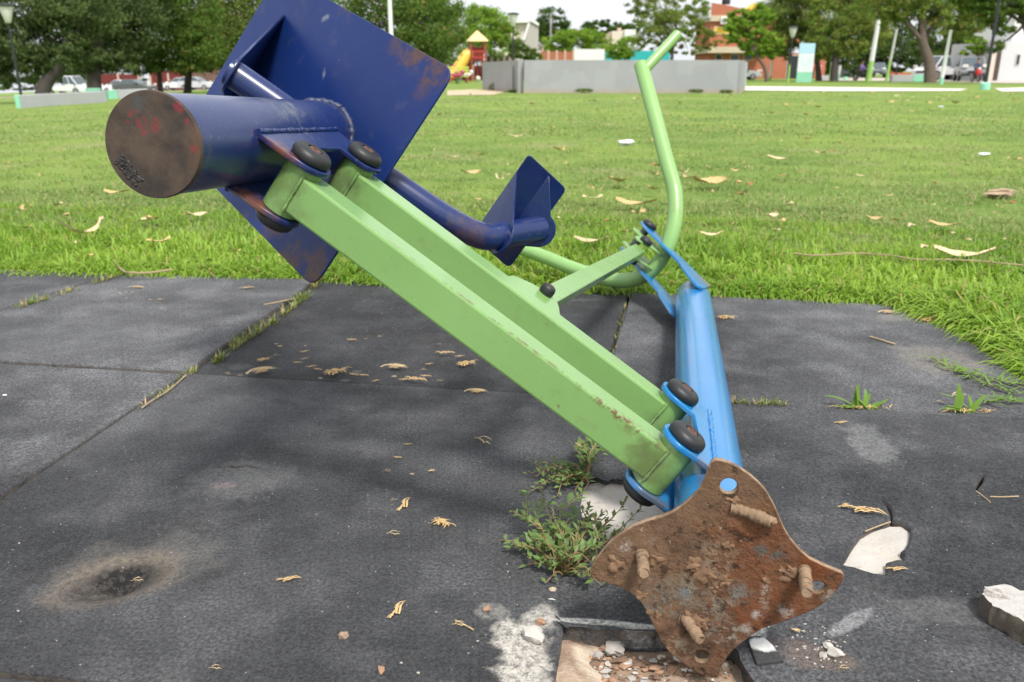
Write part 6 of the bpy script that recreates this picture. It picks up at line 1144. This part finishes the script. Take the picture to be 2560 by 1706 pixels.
# ------------------------------------------------------------------ vehicles and people
TYRE = plain('tyre_rubber', (.02, .02, .02), .85); RIM = plain('wheel_rim', (.35, .35, .36), .4, .1, 5, metal=.6); CARGLASS = plain('car_glass', (.07, .09, .10), .12, .1, 2, spec=.7); CHR = plain('headlamp', (.75, .74, .68), .2, .05, 3); PLATEM = plain('number_plate_white', (.7, .7, .7), .6); TRIM = plain('black_trim', (.025, .025, .028), .6)
def vehicle(name, label, cat, px, d, heading, col, kind, group):
    b = bg(px, d); t = thing(name, label, cat, b, R_(heading), group); PA_ = NT('car_paint_' + name + str(int(px))); PA_ = PA_.done(col, .3, .1, coat=.5)
    Lh, Wh, prof, cab, wr = {'sedan': (2.2, .86, [(-2.2, .35), (-2.2, .82), (-1.9, .95), (-1.2, .98), (.85, .95), (1.9, .80), (2.2, .62), (2.2, .30)], [(-1.55, .95), (-.95, 1.42), (.25, 1.43), (1.05, .95)], .31), 'hatch': (2.0, .84, [(-2.0, .35), (-2.0, .95), (-1.2, 1.0), (.85, .98), (1.75, .82), (2.0, .6), (2.0, .30)], [(-1.95, .98), (-1.45, 1.48), (.15, 1.50), (1.0, .97)], .31), 'suv': (2.2, .92, [(-2.2, .45), (-2.2, 1.05), (.9, 1.08), (2.05, .95), (2.2, .7), (2.2, .40)], [(-2.1, 1.05), (-1.8, 1.72), (.2, 1.74), (.95, 1.07)], .38), 'pickup': (2.6, .93, [(-2.6, .50), (-2.6, 1.10), (.9, 1.12), (2.4, 1.02), (2.6, .75), (2.6, .42)], [(-.9, 1.10), (-.65, 1.76), (.35, 1.78), (1.1, 1.10)], .40), 'truck': (2.5, .95, [(-2.5, .50), (-2.5, .95), (.2, .98), (.5, 1.15), (2.2, 1.05), (2.5, .75), (2.5, .42)], [(.0, 1.1), (.2, 2.0), (1.0, 2.0), (1.75, 1.1)], .40)}[kind]
    n = len(prof); vs = []
    for y, k in ((-Wh, .97), (-Wh * .97, 1), (Wh * .97, 1), (Wh, .97)): vs += [(x * (1 if k == 1 else .985), y, z if k == 1 else (z - .66) * .94 + .66) for x, z in prof]
    fs = [tuple(range(n - 1, -1, -1)), tuple(range(3 * n, 4 * n))] + [(j * n + i, j * n + (i + 1) % n, (j + 1) * n + (i + 1) % n, (j + 1) * n + i) for j in range(3) for i in range(n)]; body = MB().add(vs, fs).build('body', PA_, t, fix=True, bevel=.04)
    ins = .16; (x0, z0), (x1, z1), (x2, z2), (x3, z3) = cab; w1 = Wh - .03; w2 = Wh - ins
    C8 = [(x0, -w1, z0), (x3, -w1, z3), (x3, w1, z3), (x0, w1, z0), (x1, -w2, z1), (x2, -w2, z2), (x2, w2, z2), (x1, w2, z1)]; MB().add(C8, [(3, 2, 1, 0), (4, 5, 6, 7), (0, 1, 5, 4), (1, 2, 6, 5), (2, 3, 7, 6), (3, 0, 4, 7)]).build('cabin', PA_, t, fix=True, bevel=.05)
    def pane(q, nm, off, a=.10):
        c = sum((Vector(p) for p in q), Vector()) / 4; nn = (Vector(q[1]) - Vector(q[0])).cross(Vector(q[2]) - Vector(q[0])).normalized(); nn = nn if nn.dot(c - Vector((x1 * .5 + x2 * .5, 0, 1.0))) > 0 else -nn
        P = [c + (Vector(p) - c) * (1 - a) + nn * .012 for p in q]; MB().add(P + [p - nn * .02 for p in P], [(0, 1, 2, 3), (7, 6, 5, 4)] + [(i, (i + 1) % 4, 4 + (i + 1) % 4, 4 + i) for i in range(4)]).build(nm, CARGLASS, t, fix=True)
    pane([C8[1], C8[2], C8[6], C8[5]], 'windscreen', 0); pane([C8[3], C8[0], C8[4], C8[7]], 'rear_window', 0)
    xm = (x1 + x2) / 2; 
    for s_, (a, bq, c, dq) in ((-1, (C8[0], C8[1], C8[5], C8[4])), (1, (C8[3], C8[2], C8[6], C8[7]))):
        m0 = Vector(a).lerp(Vector(bq), .5); m1 = Vector(dq).lerp(Vector(c), .5); pane([a, m0, m1, dq], 'side_window', 0, .14); pane([m0, bq, c, m1], 'side_window', 0, .14)
    for sx in (-1, 1):
        for s_ in (-1, 1):
            wx = sx * Lh * .62; w = MB().lathe((wx, s_ * (Wh - .16), wr), (0, s_, 0), [(wr * .6, 0), (wr, .02), (wr, .17), (wr * .72, .20)], 18).build('wheel', TYRE, t, smooth=40); MB().lathe((wx, s_ * (Wh + .035), wr), (0, s_, 0), [(wr * .66, 0), (wr * .6, .012), (wr * .2, .004), (0, .01)], 12).build('rim', RIM, w)
    for s_ in (-1, 1):
        MB().bb(Lh - .10, Lh + .03, s_ * (Wh * .70) - .19, s_ * (Wh * .70) + .19, prof[-3][1] + .0, prof[-3][1] + .20).build('headlight', CHR, t, bevel=.03); MB().bb(-Lh - .02, -Lh + .06, s_ * (Wh * .78) - .12, s_ * (Wh * .78) + .12, .70, .92).build('tail_light', RED, t)
        MB().bb(cab[3][0] - .25, cab[3][0] - .08, s_ * (Wh + .10) - .09, s_ * (Wh + .10) + .09, cab[3][1] + .02, cab[3][1] + .16).build('wing_mirror', TRIM, t, bevel=.02)
    MB().bb(Lh - .05, Lh + .05, -Wh * .92, Wh * .92, prof[-1][1] - .02, prof[-1][1] + .17).build('front_bumper', TRIM if kind in ('pickup', 'suv') else PA_, t, bevel=.03); MB().bb(Lh + .02, Lh + .06, -.42, .42, prof[-1][1] + .20, prof[-1][1] + .36).build('grille', TRIM, t); MB().bb(Lh + .055, Lh + .065, -.2, .2, prof[-1][1] + .02, prof[-1][1] + .12).build('number_plate', PLATEM, t)
    if kind in ('pickup', 'truck'): MB().bb(-Lh + .12, cab[0][0] - .12, -Wh + .12, Wh - .12, prof[1][1] - .02, prof[1][1] + .03).build('load_bed', TRIM, t)
    return t
VG = 'vehicles parked along the streets'
vehicle('white_truck', 'white pickup truck parked under the trees at far left', 'truck', 175, 88, -12, (.74, .75, .76), 'truck', VG); vehicle('white_car', 'white hatchback partly hidden behind the dark grey sedan', 'car', 302, 99, 172, (.72, .73, .74), 'hatch', VG); vehicle('grey_sedan', 'dark grey sedan parked behind the grey bench at left', 'car', 338, 93, -8, (.10, .105, .11), 'sedan', VG); vehicle('silver_car', 'silver car parked left of the navy seat', 'car', 494, 97, -6, (.52, .54, .56), 'hatch', VG)
vehicle('white_car', 'white car tail showing left of the silver car behind a trunk', 'car', 452, 101, 176, (.70, .71, .72), 'hatch', VG); vehicle('silver_car', 'silver grey car just past the right end of the low wall', 'car', 1843, 84, -4, (.42, .44, .46), 'sedan', VG); vehicle('grey_pickup', 'dark grey pickup with bright headlights facing the park at right', 'pickup truck', 2422, 64, -112, (.22, .225, .24), 'pickup', VG); vehicle('dark_suv', 'dark grey car behind the thick white and lime pole', 'car', 2190, 98, -110, (.12, .14, .16), 'suv', VG); vehicle('red_car', 'red car parked behind the thin lime footed pole', 'car', 2212, 112, -80, (.48, .03, .03), 'suv', VG); vehicle('white_van', 'white vehicle behind the white leaning post at right', 'van', 2353, 72, 200, (.70, .70, .72), 'truck', VG)
SKIN = plain('skin', (.36, .20, .13), .6); HAIR = plain('dark_hair', (.03, .022, .018), .7)
def person(label, px, d, heading, shirt, legs, seated=True, off=0.0, z=0.0):
    b = bg(px, d); t = thing('person', label, 'person', Vector((b.x, b.y, b.z + z)), R_(heading)); hz = .80 if seated else .92
    J = [(0, 0, hz), (.02, 0, hz + .22), (.06 if seated else 0, 0, hz + .45), (.07 if seated else 0, 0, hz + .56), (.09 if seated else .01, 0, hz + .70), (.10 if seated else .01, 0, hz + .80)]; RAD = [.155, .14, .16, .062, .098, .075]; E_ = [(i, i + 1) for i in range(5)]
    for s_ in (-1, 1):
        k = len(J); sh = (J[2][0], s_ * .20, J[2][2] - .02)
        el = (.24, s_ * .27, hz + .20) if seated else (.06, s_ * .26, hz + .16); hd = (.52, s_ * .25, hz + .22) if seated else (.20, s_ * .22, hz - .06); J += [sh, el, hd]; RAD += [.070, .050, .040]; E_ += [(2, k), (k, k + 1), (k + 1, k + 2)]
        k = len(J); hp = (0, s_ * .11, hz - .04); kn = (.40, s_ * .17, hz - .10) if seated else (.02, s_ * .11, .48); ft = (.28, s_ * .18, .30) if seated else (-.02, s_ * .11, .06); toe = (ft[0] + .16, ft[1], ft[2] - .03); J += [hp, kn, ft, toe]; RAD += [.10, .072, .050, .042]; E_ += [(0, k), (k, k + 1), (k + 1, k + 2), (k + 2, k + 3)]
    me = bpy.data.meshes.new('body'); me.from_pydata(J, E_, []); o = link('body', me, None, t); md = o.modifiers.new('skin', 'SKIN'); md.use_smooth_shade = True; o.modifiers.new('sub', 'SUBSURF').levels = 1; o.modifiers['sub'].render_levels = 1
    for i, r in enumerate(RAD): me.skin_vertices[0].data[i].radius = (r, r); me.skin_vertices[0].data[i].use_root = (i == 0)
    m = NT('clothing_' + str(int(px))); sx = m.n('ShaderNodeSeparateXYZ'); m.t.links.new(m.co, sx.inputs[0]); c = m.mix(m.step(sx.outputs[2], hz + .02, hz + .06), legs, shirt); c = m.mix(m.step(sx.outputs[2], hz + .50, hz + .53), c, (.36, .20, .13)); me.materials.append(m.done(c, .8))
    hx = J[4][0]; MB().lump((hx - .02, 0, hz + .80), (.115, .10, .085), 3, 2, .12).build('hair', HAIR, t, smooth=60)
    fc = MB(); fc.lump((hx + .105, 0, hz + .69), (.025, .018, .026), 2, 1, .1); fc.lump((hx + .03, .10, hz + .70), (.025, .014, .034), 2, 1, .1); fc.lump((hx + .03, -.10, hz + .70), (.025, .014, .034), 2, 1, .1); fc.build('face_features', SKIN, t, smooth=60)
    ey = MB(); ey.lump((hx + .090, .035, hz + .715), (.012, .016, .010), 2, 1, .05); ey.lump((hx + .090, -.035, hz + .715), (.012, .016, .010), 2, 1, .05); ey.lump((hx + .092, 0, hz + .645), (.010, .03, .007), 2, 1, .05); ey.build('eyes_and_mouth', HAIR, t, smooth=60)
    for s_ in (-1, 1):
        e = J[8] if s_ < 0 else J[15]; fg = MB()
        for k in range(4): fg.tube([(e[0] + .02, e[1] + (k - 1.5) * .018, e[2]), (e[0] + .075, e[1] + (k - 1.5) * .020, e[2] - .015), (e[0] + .085, e[1] + (k - 1.5) * .020, e[2] - .05)], [.011, .010, .008], 6)
        fg.tube([(e[0] + .01, e[1] - s_ * .03, e[2]), (e[0] + .06, e[1] - s_ * .05, e[2] - .01)], [.012, .009], 6); fg.build('hand', SKIN, t, smooth=60)
    return t
def motorbike(label, px, d, heading, col):
    b = bg(px, d); t = thing('motorcycle', label, 'motorcycle', b, R_(heading)); PA_ = plain('bike_paint_' + str(int(px)), col, .35, .1, 4)
    for x in (-.62, .64):
        w = MB(); P = [(x + .26 * math.cos(a), 0, .30 + .26 * math.sin(a)) for a in [i * math.pi / 12 for i in range(25)]]; w.tube(P, .045, 8, False); w = w.build('wheel', TYRE, t, smooth=60); MB().lathe((x, -.03, .30), (0, 1, 0), [(.22, 0), (.22, .01), (.05, .05), (0, .06)], 14).build('rim', RIM, w)
    MB().tube([(.64, .07, .30), (.46, .07, .78), (.40, .07, .98)], .025, 8).build('fork', RIM, t); MB().tube([(.64, -.07, .30), (.46, -.07, .78), (.40, -.07, .98)], .025, 8).build('fork', RIM, t); MB().tube([(.30, -.34, 1.02), (.40, -.2, 1.0), (.40, .2, 1.0), (.30, .34, 1.02)], .018, 8).build('handlebar', TRIM, t)
    MB().lump((.16, 0, .78), (.28, .14, .13), 2, 2, .12).build('fuel_tank', PA_, t, smooth=60); MB().lump((-.34, 0, .76), (.40, .13, .07), 3, 2, .08).build('saddle', TRIM, t, smooth=60); MB().lump((.05, 0, .42), (.26, .15, .18), 4, 2, .25).build('engine', TRIM, t, smooth=40); MB().lump((.50, 0, .66), (.12, .20, .32), 6, 2, .12).build('fairing', PA_, t, smooth=60); MB().lump((.55, 0, .92), (.08, .10, .09), 5, 2, .06).build('headlight', CHR, t, smooth=60); MB().tube([(-.1, .12, .35), (-.75, .16, .42)], .04, 8).build('exhaust', RIM, t, smooth=60); MB().bb(-.75, .55, -.03, .03, .48, .60).build('frame', TRIM, t)
motorbike('red motorcycle in front of the grey pickup', 2437, 59, -100, (.55, .03, .035)); person('person in dark blue shirt riding the red motorcycle', 2437, 59, -100, (.06, .07, .13), (.10, .07, .06))
motorbike('black motorcycle standing left of the thick lime footed pole', 2153, 72, -60, (.03, .03, .035)); person('person in purple shirt sitting on the black motorcycle', 2149, 72, -60, (.20, .14, .36), (.04, .04, .045)); person('person in pink shirt standing beyond the information totem', 2045, 92, -120, (.62, .24, .30), (.07, .07, .08), False); person('person in orange red shirt half hidden by the information totem', 2030, 93, 20, (.60, .14, .08), (.10, .08, .07), False)
